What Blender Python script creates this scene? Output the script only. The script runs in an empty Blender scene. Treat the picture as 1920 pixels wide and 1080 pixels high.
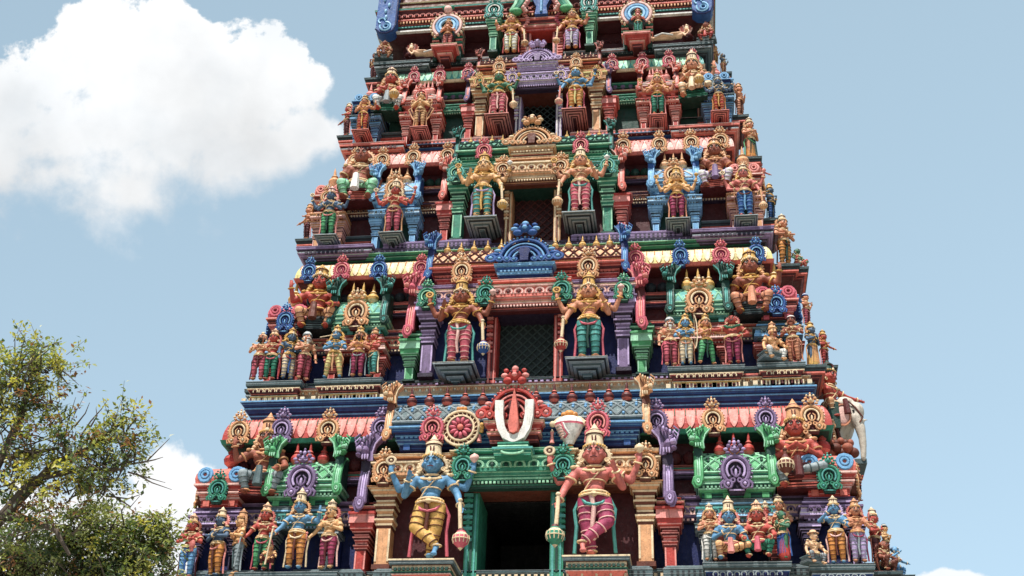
import bpy, math, random
from math import sin, cos, pi, radians as rad, sqrt, atan2
from mathutils import Vector as V, Matrix
S = bpy.context.scene
# ------------------------------------------------------------------ camera
CX, CY, CZ = 2.555, -17.433, 1.6
YAW, PITCH, ROLL, FPX = -0.151, 0.520, 0.036, 2400.0
FW = V((sin(YAW)*cos(PITCH), cos(YAW)*cos(PITCH), sin(PITCH)))
R0 = V((cos(YAW), -sin(YAW), 0)); U0 = R0.cross(FW)
RT = R0*cos(ROLL)+U0*sin(ROLL); UP = -R0*sin(ROLL)+U0*cos(ROLL)
cd = bpy.data.cameras.new('camera'); cam = bpy.data.objects.new('camera', cd)
S.collection.objects.link(cam); S.camera = cam
cd.sensor_width = 36; cd.lens = 36*FPX/1920; cd.clip_start = .1; cd.clip_end = 5000
mw = Matrix((RT, UP, -FW)).transposed().to_4x4(); mw.translation = V((CX, CY, CZ)); cam.matrix_world = mw
# ------------------------------------------------------------------ exposure / sun / sky
S.view_settings.view_transform = 'Standard'; S.view_settings.look = 'None'
S.view_settings.exposure = 0.6; S.view_settings.gamma = 1
SUN_EL, SUN_AZ = 66, -14          # azimuth: degrees to the left of the facade's outward normal (-y)
sd = V((sin(rad(SUN_AZ))*cos(rad(SUN_EL)), -cos(rad(SUN_AZ))*cos(rad(SUN_EL)), sin(rad(SUN_EL))))
sl = bpy.data.lights.new('sun', 'SUN'); so = bpy.data.objects.new('sun', sl); S.collection.objects.link(so)
sl.energy = 4.9; sl.angle = rad(.5); sl.color = (1, .97, .92)
so.rotation_euler = sd.to_track_quat('Z', 'Y').to_euler()
world = bpy.data.worlds.new('World'); S.world = world; world.use_nodes = True
wt = world.node_tree; wn = wt.nodes; wn.clear()
def wnode(t, **k):
    n = wn.new(t)
    for a, b in k.items(): setattr(n, a, b)
    return n
def wlink(a, b): wt.links.new(a, b)
def wm(op, a, b=None, c=None, clamp=False):
    n = wnode('ShaderNodeMath', operation=op); n.use_clamp = clamp
    for i, x in enumerate((a, b, c)):
        if x is None: continue
        if hasattr(x, 'links'): wlink(x, n.inputs[i])
        else: n.inputs[i].default_value = x
    return n.outputs[0]
sky = wnode('ShaderNodeTexSky', sky_type='NISHITA'); sky.sun_disc = False
sky.sun_elevation = rad(SUN_EL); sky.sun_rotation = atan2(sd.x, sd.y)
sky.air_density = 1.0; sky.dust_density = 2.5; sky.ozone_density = 1.6; sky.altitude = 30
tc = wnode('ShaderNodeTexCoord')
def wdot(vec):
    n = wnode('ShaderNodeVectorMath', operation='DOT_PRODUCT'); wlink(tc.outputs['Generated'], n.inputs[0])
    n.inputs[1].default_value = vec; return n.outputs['Value']
df = wdot(FW); ga = wm('DIVIDE', wdot(RT), wm('MAXIMUM', df, .05)); gb = wm('DIVIDE', wdot(UP), wm('MAXIMUM', df, .05))
comb = wnode('ShaderNodeCombineXYZ'); wlink(ga, comb.inputs[0]); wlink(gb, comb.inputs[1])
def wnoise(scale, detail=8, rough=.6, off=(0, 0, 0), lac=2.0, dist=0.):
    mp = wnode('ShaderNodeMapping'); wlink(comb.outputs[0], mp.inputs[0]); mp.inputs['Location'].default_value = off
    n = wnode('ShaderNodeTexNoise'); wlink(mp.outputs[0], n.inputs['Vector']); n.inputs['Scale'].default_value = scale
    n.inputs['Detail'].default_value = detail; n.inputs['Roughness'].default_value = rough; n.inputs['Lacunarity'].default_value = lac
    n.inputs['Distortion'].default_value = dist
    return n.outputs['Fac']
def blob(u, v, rx, ry):      # a soft lump of cloud at a fixed direction of the sky
    a, b = (u-960)/FPX, (540-v)/FPX
    x = wm('MULTIPLY', wm('SUBTRACT', ga, a), FPX/rx); y = wm('MULTIPLY', wm('SUBTRACT', gb, b), FPX/ry)
    return wm('SUBTRACT', 1., wm('SQRT', wm('ADD', wm('MULTIPLY', x, x), wm('MULTIPLY', y, y))))
CL = [(230, 190, 200, 150), (330, 100, 110, 80), (110, 260, 170, 150), (-20, 290, 150, 160), (440, 180, 150, 120), (510, 150, 130, 105),
      (180, 70, 70, 70), (330, 60, 75, 65), (340, 250, 200, 120), (200, 340, 130, 80), (570, 250, 90, 60), (590, 150, 55, 50), (480, 280, 120, 70), (90, 330, 120, 80), (30, 210, 80, 80), (220, 255, 260, 190), (150, 330, 180, 110), (250, 365, 120, 75), (420, 300, 120, 80), (545, 285, 80, 55), 
      (340, 960, 190, 120), (230, 1010, 260, 130), (60, 1060, 300, 150), (310, 930, 120, 80), (390, 980, 100, 110), (1790, 1095, 90, 25)]
acc = None
for c in CL:
    b = blob(*c); acc = b if acc is None else wm('SMOOTH_MAX', acc, b, .25)
n1 = wnoise(8, 9, .60, dist=.25); n2 = wnoise(26, 8, .6, (3.1, 1.7, 0))
nz = wm('ADD', wm('MULTIPLY', wm('SUBTRACT', n1, .5), 2.1), wm('MULTIPLY', wm('SUBTRACT', n2, .5), 1.25))
mval = wm('ADD', acc, nz)
# crisp at the sunlit top, ragged and thin at the base
def wr(x, a_, b_, c_, d_, smooth=False):
    q = wnode('ShaderNodeMapRange'); wlink(x, q.inputs['Value'])
    for k_, v_ in zip(('From Min', 'From Max', 'To Min', 'To Max'), (a_, b_, c_, d_)): q.inputs[k_].default_value = v_
    if smooth: q.interpolation_type = 'SMOOTHSTEP'
    return q.outputs[0]
wid = wr(gb, .05, .18, 1.15, .16); low = wm('LESS_THAN', gb, 0.); wid = wm('ADD', wm('MULTIPLY', wid, wm('SUBTRACT', 1., low)), wm('MULTIPLY', low, .3))
mask = wm('MULTIPLY', wr(wm('DIVIDE', mval, wid), .1, 1.0, 0, 1, True), wr(wnoise(5.5, 5, .55, (7, 2, 0)), .30, .5, .80, 1.), clamp=True)
shv = wm('ADD', wm('ADD', wm('MULTIPLY', wnoise(7, 7, .55, (1, 5, 0)), 1.5), wm('MULTIPLY', wnoise(22, 6, .55, (4, 5, 0)), .5)), wm('ADD', wr(gb, .06, .2, -.45, .1), wm('MULTIPLY', low, .6)))
cval = wr(shv, .42, 1.0, 5.15, 6.9)
ccol = wnode('ShaderNodeCombineXYZ')
for i, k in enumerate((.985, 1.0, 1.012)): wlink(wm('MULTIPLY', cval, k), ccol.inputs[i])
sc_ = wnode('ShaderNodeVectorMath', operation='MULTIPLY'); wlink(sky.outputs[0], sc_.inputs[0]); sc_.inputs[1].default_value = (1.0, 1.0, 1.0)
hz_ = wnode('ShaderNodeMix', data_type='RGBA'); hz_.inputs[0].default_value = .5
wlink(sc_.outputs[0], hz_.inputs[6]); hz_.inputs[7].default_value = (4.75, 6.45, 7.2, 1)
mx = wnode('ShaderNodeMix', data_type='RGBA'); wlink(mask, mx.inputs[0]); gr_ = wnode('ShaderNodeVectorMath', operation='SCALE'); wlink(hz_.outputs[2], gr_.inputs[0]); wlink(wm('ADD', wm('ADD', 1.0, wm('MULTIPLY', wm('MAXIMUM', wm('MINIMUM', gb, .4), -.3), -.30)), wm('MULTIPLY', wm('MAXIMUM', wm('MINIMUM', ga, .4), -.4), .12)), gr_.inputs['Scale']); wlink(gr_.outputs[0], mx.inputs[6]); wlink(ccol.outputs[0], mx.inputs[7])
bg = wnode('ShaderNodeBackground'); bg.inputs[1].default_value = .1; wlink(mx.outputs[2], bg.inputs[0])
wo = wnode('ShaderNodeOutputWorld'); wlink(bg.outputs[0], wo.inputs[0])

# ------------------------------------------------------------------ pixel <-> place (used only to take measurements from the photo)
def ray(u, v): return (FW+RT*((u-960)/FPX)+UP*((540-v)/FPX))
def P(u, v, y):
    d = ray(u, v); t = (y-CY)/d.y; return CX+d.x*t, CZ+d.z*t
def PX(u, v, x):
    d = ray(u, v); t = (x-CX)/d.x; return CY+d.y*t, CZ+d.z*t
# ------------------------------------------------------------------ materials
def lin(c): return tuple(((x/255)/12.92 if x/255 <= .04045 else ((x/255+.055)/1.055)**2.4) for x in c)
PAL = dict(brass=(212, 184, 146), 
 red=(164, 62, 56), dred=(78, 24, 24), maroon=(66, 18, 22), navy=(15, 28, 80), blue=(44, 80, 136), lblue=(112, 156, 192), skyb=(150, 192, 220),
 green=(54, 122, 98), dgreen=(14, 56, 46), teal=(84, 148, 140), lgreen=(150, 196, 164), vgreen=(86, 152, 104), slate=(72, 88, 90), dslate=(24, 32, 36),
 ochre=(200, 150, 112), gold=(200, 158, 96), cream=(216, 194, 162), pink=(210, 138, 130), salmon=(200, 110, 98), lpink=(220, 178, 168), purple=(116, 96, 128), lilac=(176, 156, 190), dpurple=(38, 26, 46),
 magenta=(150, 60, 88), rose=(186, 92, 104), white=(216, 212, 204), grey=(140, 148, 150), yellow=(204, 192, 132), brown=(92, 46, 32), black=(14, 14, 16), orange=(200, 136, 80),
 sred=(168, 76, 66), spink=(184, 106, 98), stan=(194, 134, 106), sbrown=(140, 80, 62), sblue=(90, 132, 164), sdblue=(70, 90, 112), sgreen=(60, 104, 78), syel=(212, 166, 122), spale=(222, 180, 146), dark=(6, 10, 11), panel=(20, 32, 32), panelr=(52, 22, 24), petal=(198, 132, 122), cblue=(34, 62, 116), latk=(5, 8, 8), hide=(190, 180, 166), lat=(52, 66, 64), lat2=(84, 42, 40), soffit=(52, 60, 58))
MATS = {}
def mat(k):
    if k in MATS: return MATS[k]
    c = lin(PAL[k]); lu = c[0]*.3+c[1]*.6+c[2]*.1; c = tuple(max(.004, min(.85, lu+(x-lu)*1.10)) for x in c); m = bpy.data.materials.new('paint_'+k); m.use_nodes = True; t = m.node_tree; n = t.nodes; b = n['Principled BSDF']
    tcn = n.new('ShaderNodeNewGeometry'); pos = tcn.outputs['Position']
    def noise(sc, det, ro, stretch=None):
        q = n.new('ShaderNodeTexNoise'); q.inputs['Scale'].default_value = sc; q.inputs['Detail'].default_value = det; q.inputs['Roughness'].default_value = ro
        if stretch:
            mp = n.new('ShaderNodeMapping'); t.links.new(pos, mp.inputs[0]); mp.inputs['Scale'].default_value = stretch; t.links.new(mp.outputs[0], q.inputs['Vector'])
        else: t.links.new(pos, q.inputs['Vector'])
        return q.outputs['Fac']
    def rng(x, a, bb, c_, d_):
        q = n.new('ShaderNodeMapRange'); t.links.new(x, q.inputs[0]); q.inputs[1].default_value = a; q.inputs[2].default_value = bb; q.inputs[3].default_value = c_; q.inputs[4].default_value = d_; return q.outputs[0]
    def mix(f, a, bb):
        q = n.new('ShaderNodeMix'); q.data_type = 'RGBA'
        if hasattr(f, 'links'): t.links.new(f, q.inputs[0])
        else: q.inputs[0].default_value = f
        for i, x in ((6, a), (7, bb)):
            if hasattr(x, 'links'): t.links.new(x, q.inputs[i])
            else: q.inputs[i].default_value = x
        return q.outputs[2]
    d = tuple(x*.5 for x in c)+(1,); l = tuple(min(.9, x*1.15+.012) for x in c)+(1,)
    col = mix(rng(noise(7, 6, .65), .3, .7, 0, 1), d[:3]+(1,) if False else tuple(x*.72 for x in c)+(1,), l)      # sun-faded paint
    col = mix(rng(noise(5, 5, .6, (5, 5, .7)), .54, .74, 0, .60), col, (.035, .028, .025, 1))                      # rain streaks of soot
    col = mix(rng(noise(38, 3, .6), .59, .70, 0, .38), col, (.05, .035, .03, 1))                                   # speckled mould
    col = mix(rng(noise(24, 4, .5), .63, .72, 0, .4), col, tuple(min(.8, x*.9+.07) for x in c)+(1,))                # chalky chips
    t.links.new(col, b.inputs['Base Color']); b.inputs['Specular IOR Level'].default_value = .3
    t.links.new(rng(noise(15, 3, .5), .3, .7, .42, .75), b.inputs['Roughness'])
    bp = n.new('ShaderNodeBump'); bp.inputs['Strength'].default_value = .35; bp.inputs['Distance'].default_value = .02
    t.links.new(noise(45, 4, .6), bp.inputs['Height']); t.links.new(bp.outputs[0], b.inputs['Normal'])
    MATS[k] = m; return m
def plain(name, c, rough=.8):
    m = bpy.data.materials.new(name); m.use_nodes = True; b = m.node_tree.nodes['Principled BSDF']
    b.inputs['Base Color'].default_value = tuple(c)+(1,); b.inputs['Roughness'].default_value = rough; return m
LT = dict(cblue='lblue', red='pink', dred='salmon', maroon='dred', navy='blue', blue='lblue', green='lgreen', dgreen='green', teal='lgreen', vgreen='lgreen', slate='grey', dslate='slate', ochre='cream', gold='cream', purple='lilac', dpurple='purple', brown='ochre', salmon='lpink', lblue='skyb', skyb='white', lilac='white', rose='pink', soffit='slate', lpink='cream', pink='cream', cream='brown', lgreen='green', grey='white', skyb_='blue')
# ------------------------------------------------------------------ mesh builder
class M:
    def __init__(s): s.v = []; s.f = []; s.m = []; s.k = []; s.c = 0
    def mt(s, k):
        if k is None: return 0
        if k not in s.k: s.k.append(k)
        return s.k.index(k)
    def add(s, vs, fs, k=None):
        o = len(s.v); s.v += [tuple(p) for p in vs]; i = s.mt(k)
        s.f += [tuple(o+j for j in f) for f in fs]; s.m += [i]*len(fs)
    def frust(s, x0, x1, yf, yb, z0, z1, o0, o1, k, ob=None):
        """block with rectangular plan whose front and sides stand out by o0 at its foot and o1 at its head"""
        a = [(x0-o0, yf-o0, z0), (x1+o0, yf-o0, z0), (x1+o0, yb, z0), (x0-o0, yb, z0)]
        b = [(x0-o1, yf-o1, z1), (x1+o1, yf-o1, z1), (x1+o1, yb, z1), (x0-o1, yb, z1)]
        s.add(a+b, [(3, 2, 1, 0), (4, 5, 6, 7), (0, 1, 5, 4), (1, 2, 6, 5), (2, 3, 7, 6), (3, 0, 4, 7)], k)
    def box(s, x0, x1, y0, y1, z0, z1, k): s.frust(x0, x1, y0, y1, z0, z1, 0, 0, k)
    def bands(s, x0, x1, yf, yb, z0, z1, seq):
        """seq: (height share, foot offset, head offset, colour)"""
        t = sum(q[0] for q in seq); z = z0
        for h, a, b, k in seq:
            zz = z+(z1-z0)*h/t; s.frust(x0, x1, yf, yb, z, zz, a, b, k)
            lt = LT.get(k)
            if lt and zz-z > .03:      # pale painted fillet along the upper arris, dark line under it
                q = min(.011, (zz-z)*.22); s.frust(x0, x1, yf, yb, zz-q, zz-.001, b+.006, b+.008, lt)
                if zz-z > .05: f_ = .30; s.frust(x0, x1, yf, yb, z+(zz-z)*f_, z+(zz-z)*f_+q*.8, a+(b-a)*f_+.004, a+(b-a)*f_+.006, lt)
            z = zz
    def ell(s, c, r, k=None, nu=10, nv=7, rot=None):
        vs = []; fs = []
        for j in range(1, nv):
            th = pi*j/nv
            for i in range(nu):
                ph = 2*pi*i/nu; vs.append(V((r[0]*sin(th)*cos(ph), r[1]*sin(th)*sin(ph), r[2]*cos(th))))
        vs += [V((0, 0, r[2])), V((0, 0, -r[2]))]
        if rot is not None: vs = [rot @ p for p in vs]
        vs = [(p.x+c[0], p.y+c[1], p.z+c[2]) for p in vs]
        for j in range(nv-2):
            for i in range(nu):
                a = j*nu+i; b = j*nu+(i+1) % nu; fs.append((a, a+nu, b+nu, b))
        T = (nv-1)*nu
        for i in range(nu): fs.append((T, i, (i+1) % nu)); fs.append((T+1, (nv-2)*nu+(i+1) % nu, (nv-2)*nu+i))
        s.add(vs, fs, k)
    def tube(s, pts, rs, k=None, n=8, closed=False, flat=None):
        pts = [V(p) for p in pts]; L = len(pts)
        if not hasattr(rs, '__len__'): rs = [rs]*L
        vs = []; fs = []; ref = None
        for i in range(L):
            if closed: t = pts[(i+1) % L]-pts[i-1]
            else: t = pts[min(i+1, L-1)]-pts[max(i-1, 0)]
            if t.length < 1e-9: t = V((0, 0, 1))
            t.normalize()
            if flat is not None: ref = V(flat)
            elif ref is None: ref = V((1, 0, 0)) if abs(t.x) < .8 else V((0, 1, 0))
            a = (ref-t*ref.dot(t)); a = a.normalized() if a.length > 1e-6 else t.orthogonal().normalized(); ref = a; b = t.cross(a)
            for j in range(n):
                an = 2*pi*j/n; vs.append(pts[i]+(a*cos(an)+b*sin(an))*rs[i])
        for i in range(L if closed else L-1):
            for j in range(n):
                p = i*n+j; q = i*n+(j+1) % n; r_ = ((i+1) % L)*n+(j+1) % n; t_ = ((i+1) % L)*n+j; fs.append((p, q, r_, t_))
        if not closed: fs.append(tuple(range(n))[::-1]); fs.append(tuple((L-1)*n+j for j in range(n)))
        s.add(vs, fs, k)
    def cap(s, a, b, ra, rb, k=None, n=10):
        """limb: a taper with rounded ends"""
        a = V(a); b = V(b); s.tube([a, a.lerp(b, .33), a.lerp(b, .66), b], [ra, ra*.67+rb*.33+ra*.03, ra*.33+rb*.67, rb], k, n)
        s.ell(a, (ra, ra, ra), k, 8, 6); s.ell(b, (rb, rb, rb), k, 8, 6)
    def torus(s, c, R, r, k=None, ax='y', a0=0, a1=360, n=20, m=6, sx=1., sz=1., rot=None):
        pts = []; cl = abs(a1-a0) >= 360
        for i in range(n if cl else n+1):
            an = rad(a0+(a1-a0)*i/n)
            if ax == 'y': p = V((R*cos(an)*sx, 0, R*sin(an)*sz))
            elif ax == 'z': p = V((R*cos(an)*sx, R*sin(an)*sz, 0))
            else: p = V((0, R*cos(an)*sx, R*sin(an)*sz))
            if rot is not None: p = rot @ p
            pts.append(p+V(c))
        s.tube(pts, r, k, m, cl)
    def lathe(s, c, prof, k, n=12, sq=1.):
        """prof: (radius, z, colour of the band above)"""
        for i in range(len(prof)-1):
            r0, z0, kk = prof[i]; r1, z1 = prof[i+1][:2]
            vs = [(c[0]+r0*cos(2*pi*j/n), c[1]+r0*sin(2*pi*j/n)*sq, c[2]+z0) for j in range(n)]+[(c[0]+r1*cos(2*pi*j/n), c[1]+r1*sin(2*pi*j/n)*sq, c[2]+z1) for j in range(n)]
            s.add(vs, [(j, (j+1) % n, n+(j+1) % n, n+j) for j in range(n)], kk or k)
        r, z = prof[-1][:2]
        if r > 1e-4: s.add([(c[0]+r*cos(2*pi*j/n), c[1]+r*sin(2*pi*j/n)*sq, c[2]+z) for j in range(n)], [tuple(range(n))], k)
    def prism(s, poly, y0, y1, k, mp=None):
        """outline in x-z pushed from y0 (front) to y1"""
        n = len(poly); vs = [(x, y0, z) for x, z in poly]+[(x, y1, z) for x, z in poly]
        if mp: vs = [mp(p) for p in vs]
        s.add(vs, [tuple(range(n)), tuple(range(2*n-1, n-1, -1))]+[((i+1) % n, i, n+i, n+(i+1) % n) for i in range(n)], k)
    def mesh(s, name, smooth=None):
        me = bpy.data.meshes.new(name); me.from_pydata(s.v, [], s.f)
        for k in s.k: me.materials.append(mat(k) if isinstance(k, str) else k)
        if s.k: me.polygons.foreach_set('material_index', s.m)
        if smooth: me.shade_smooth(); me.set_sharp_from_angle(angle=rad(smooth))
        me.update(); return me
    def obj(s, name, parent=None, smooth=None, label=None): return link(name, s.mesh(name, smooth), parent, label)
def link(name, me, parent=None, label=None):
    o = bpy.data.objects.new(name, me); S.collection.objects.link(o)
    if parent is not None: o.parent = parent
    if label: o['label'] = label
    return o
def thing(name, label, cat, loc=(0, 0, 0), rz=0, group=None, sc=1):
    o = bpy.data.objects.new(name, None); S.collection.objects.link(o); o.location = loc; o.rotation_euler = (0, 0, rz); o.scale = (sc,)*3
    o.empty_display_size = .1
    o['label'] = label; o['category'] = cat
    if group: o['group'] = group
    return o
def sub(name, me, parent, loc=(0, 0, 0), sc=(1, 1, 1), rz=0, label=None):
    o = link(name, me, parent, label); o.location = loc; sc = sc if hasattr(sc, '__len__') else (sc,)*3; lean = 0
    if name in ('horseshoe_ornament', 'finial'): lean = random.gauss(0, .025); q = random.gauss(0, .03); sc = (sc[0]*(1+q), sc[1], sc[2]*(1+random.gauss(0, .03)))   # hand-made, none quite alike
    o.scale = sc; o.rotation_euler = (0, lean, rz); return o
def remesh(m, name, vox, smooth=2):
    me = bpy.data.meshes.new('tmp'); me.from_pydata(m.v, [], m.f); o = bpy.data.objects.new('tmp', me); S.collection.objects.link(o)
    r = o.modifiers.new('r', 'REMESH'); r.mode = 'VOXEL'; r.voxel_size = vox
    if smooth: q = o.modifiers.new('s', 'SMOOTH'); q.iterations = smooth; q.factor = .5
    dg = bpy.context.evaluated_depsgraph_get(); out = bpy.data.meshes.new_from_object(o.evaluated_get(dg)); out.name = name
    bpy.data.objects.remove(o); bpy.data.meshes.remove(me); return out
def merge(me, m, base):
    """append the painted trim in m to a remeshed body"""
    nv = len(me.vertices); vs = [tuple(v.co) for v in me.vertices]; fs = [tuple(p.vertices) for p in me.polygons]
    r = M(); r.v = vs; r.f = fs; r.m = [0]*len(fs); r.k = [base]
    idx = [r.mt(k) for k in m.k]
    r.v += m.v; r.f += [tuple(i+nv for i in f) for f in m.f]; r.m += [idx[i] if idx else 0 for i in m.m]
    nm = me.name; bpy.data.meshes.remove(me); return r.mesh(nm, 50)
random.seed(7)
# ------------------------------------------------------------------ tower proportions
TW = [5.21, 4.62, 4.16, 3.74, 3.37, 3.2]; TY = [0, .61, 1.09, 1.52, 1.91]
YB = 7.5                                   # back of the building
# per storey: the heights (photo rows) of each course, left side column and centre column
ROW = [
 dict(u=578, fl=1074, cb=990, ct=965, pb=945, br=905, bt=866, fi=862, ft=824, kb=828, kt=784, co=778, ce=748, fr=722, nx=714,
      cu=960, dt=915, ca=905, cc=868, lt=850, mb=836, cr=792, cp=750, gf=745, gt=706),
 dict(u=675, fl=709, cb=664, ct=642, pb=624, br=592, bt=562, fi=560, ft=528, kb=520, kt=494, co=490, ce=475, fr=460, nx=456,
      cu=982, dt=583, ca=562, cc=540, lt=533, mb=530, cr=494, cp=460, gf=458, gt=434),
 dict(u=745, fl=452, cb=404, ct=386, pb=384, br=361, bt=337, fi=335, ft=313, kb=309, kt=288, co=285, ce=272, fr=262, nx=258,
      cu=995, dt=347, ca=331, cc=311, lt=305, mb=302, cr=276, cp=254, gf=252, gt=236),
 dict(u=793, fl=259, cb=218, ct=203, pb=202, br=184, bt=172, fi=171, ft=156, kb=151, kt=137, co=134, ce=122, fr=112, nx=110,
      cu=1005, dt=169, ca=158, cc=145, lt=141, mb=139, cr=118, cp=104, gf=103, gt=92)]
def zz(t, key, dy, u=None):
    r = ROW[t]; return P(r['u'] if u is None else u, r[key], TY[t]+dy)[1]
def zc(t, key, dy): return P(ROW[t]['cu'], ROW[t][key], TY[t]+dy)[1]
def xsym(t, ul, ur, v, dy):
    return (abs(P(ul, v, TY[t]+dy)[0])+abs(P(ur, v, TY[t]+dy)[0]))/2
ZF = [P(ROW[t]['u'], ROW[t]['fl'], TY[t]+.02)[1] for t in range(4)]+[P(793, 109, TY[4]+.02)[1]]
# ------------------------------------------------------------------ ornament library (shared meshes)
LIB = {}
def kudu(main, dark, light):
    key = ('k', main, dark, light)
    if key in LIB: return LIB[key]
    m = M()                                   # about .8 wide, 1.25 high
    m.prism([(.33*cos(2*pi*i/24), .42+.38*sin(2*pi*i/24)) for i in range(24)], .0, .16, dark)
    m.torus((0, -.04, .44), .30, .050, main, a0=-48, a1=228, n=24, m=7, sz=1.12)
    m.torus((0, -.065, .44), .205, .030, light, a0=-40, a1=220, n=18, m=6, sz=1.12)
    for s in (-1, 1): m.tube([(s*.02, -.06, .28), (s*.09, -.06, .36), (s*.10, -.06, .46), (s*.03, -.06, .54)], [.018, .026, .026, .012], main, 5)
    m.ell((0, -.06, .37), (.035, .05, .11), light, 7, 5)
    for s in (-1, 1):
        m.torus((s*.19, -.08, .11), .085, .034, main, n=13, m=6); m.ell((s*.19, -.1, .11), (.045, .05, .045), light, 7, 5)
        m.torus((s*.075, -.07, .20), .045, .022, main, n=9, m=5)
        m.tube([(s*.27, -.06, .2), (s*.36, -.05, .12), (s*.34, -.05, .03), (s*.28, -.05, .04)], [.04, .04, .03, .015], main, 6)
        m.ell((s*.135, -.05, 1.02), (.055, .06, .05), main, 7, 5); m.ell((s*.20, -.04, .95), (.06, .05, .035), light, 7, 5); m.ell((s*.16, -.05, .86), (.06, .06, .035), main, 7, 5)
        m.ell((s*.10, -.04, 1.12), (.04, .05, .035), light, 6, 5); m.ell((s*.045, -.14, .99), (.028, .02, .024), dark, 6, 5); m.tube([(s*.02, -.14, .90), (s*.07, -.12, .89), (s*.1, -.1, .92)], .014, light, 5)
    for i in range(19):
        a = rad(-38+256*i/18); m.ell((.37*cos(a), -.02, .44+.40*sin(a)), (.026, .045, .026), light if i % 2 else main, 6, 4)
    m.ell((0, -.06, .94), (.11, .10, .095), main, 9, 7); m.ell((0, -.14, .93), (.04, .05, .035), light, 7, 5)
    m.ell((0, -.04, 1.10), (.045, .05, .06), light, 7, 5); m.ell((0, -.04, 1.18), (.03, .04, .045), main, 6, 5)
    m.frust(-.16, .16, .0, .1, -.10, .02, .0, .05, dark); m.frust(-.14, .14, -.02, .1, -.03, .0, .03, .03, light)
    LIB[key] = m.mesh('horseshoe_ornament', 40); return LIB[key]
def bigkudu(main, dark, light, core):
    key = ('b', main, dark, light)
    if key in LIB: return LIB[key]
    m = M()                                  # width 1, height about .8, foot at z=0
    m.prism([(.35*cos(pi*i/20), .02+.46*sin(pi*i/20)) for i in range(21)], .0, .1, dark)
    for j, (R, r, k) in enumerate(((.34, .028, main), (.27, .016, light), (.215, .022, main), (.155, .015, light))):
        m.torus((0, -.04-.012*j, .06), R, r, k, a0=-4, a1=184, n=24, m=6, sz=1.28-.03*j)
    m.prism([(-.055, .03), (.055, .03), (.06, .16), (.085, .23), (.05, .3), (-.05, .3), (-.085, .23), (-.06, .16)], -.1, 0, core)
    for s in (-1, 1):
        for (x, z, R) in ((.46, .1, .062), (.34, .085, .05), (.235, .07, .045), (.14, .06, .04)):
            m.torus((s*x, -.08, z), R, R*.42, main, n=12, m=6); m.ell((s*x, -.09, z), (R*.55, .03, R*.55), light, 8, 5)
        m.ell((s*.41, -.04, .2), (.07, .04, .04), main, 8, 6); m.ell((s*.37, -.05, .27), (.05, .03, .035), light, 8, 6)
        m.ell((s*.10, -.06, .63), (.07, .07, .06), main, 8, 6); m.ell((s*.15, -.05, .72), (.055, .05, .04), light, 8, 6); m.ell((s*.13, -.05, .80), (.04, .04, .035), main, 7, 5)
        m.ell((s*.045, -.145, .75), (.022, .014, .022), dark, 6, 5)
    for i in range(23):
        a = rad(4+172*i/22); m.ell((.385*cos(a), -.03, .06+.385*1.27*sin(a)), (.02, .03, .02), light if i % 2 else main, 6, 4)
    m.ell((0, -.06, .72), (.10, .09, .085), main, 10, 7); m.ell((0, -.14, .70), (.04, .04, .035), light, 8, 5); m.ell((0, -.05, .83), (.05, .045, .05), light, 8, 6)
    LIB[key] = m.mesh('gable_arch', 40); return LIB[key]
def finial(main, light):
    key = ('f', main, light)
    if key in LIB: return LIB[key]
    m = M(); m.lathe((0, 0, 0), [(.20, 0, main), (.22, .06, light), (.11, .10, main), (.12, .16, light), (.27, .26, main), (.30, .36, main), (.24, .46, light), (.12, .52, main), (.17, .58, light), (.08, .64, main), (.06, .82, main), (.0, 1.0, main)], main, 12)
    LIB[key] = m.mesh('finial', 40); return LIB[key]
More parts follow.
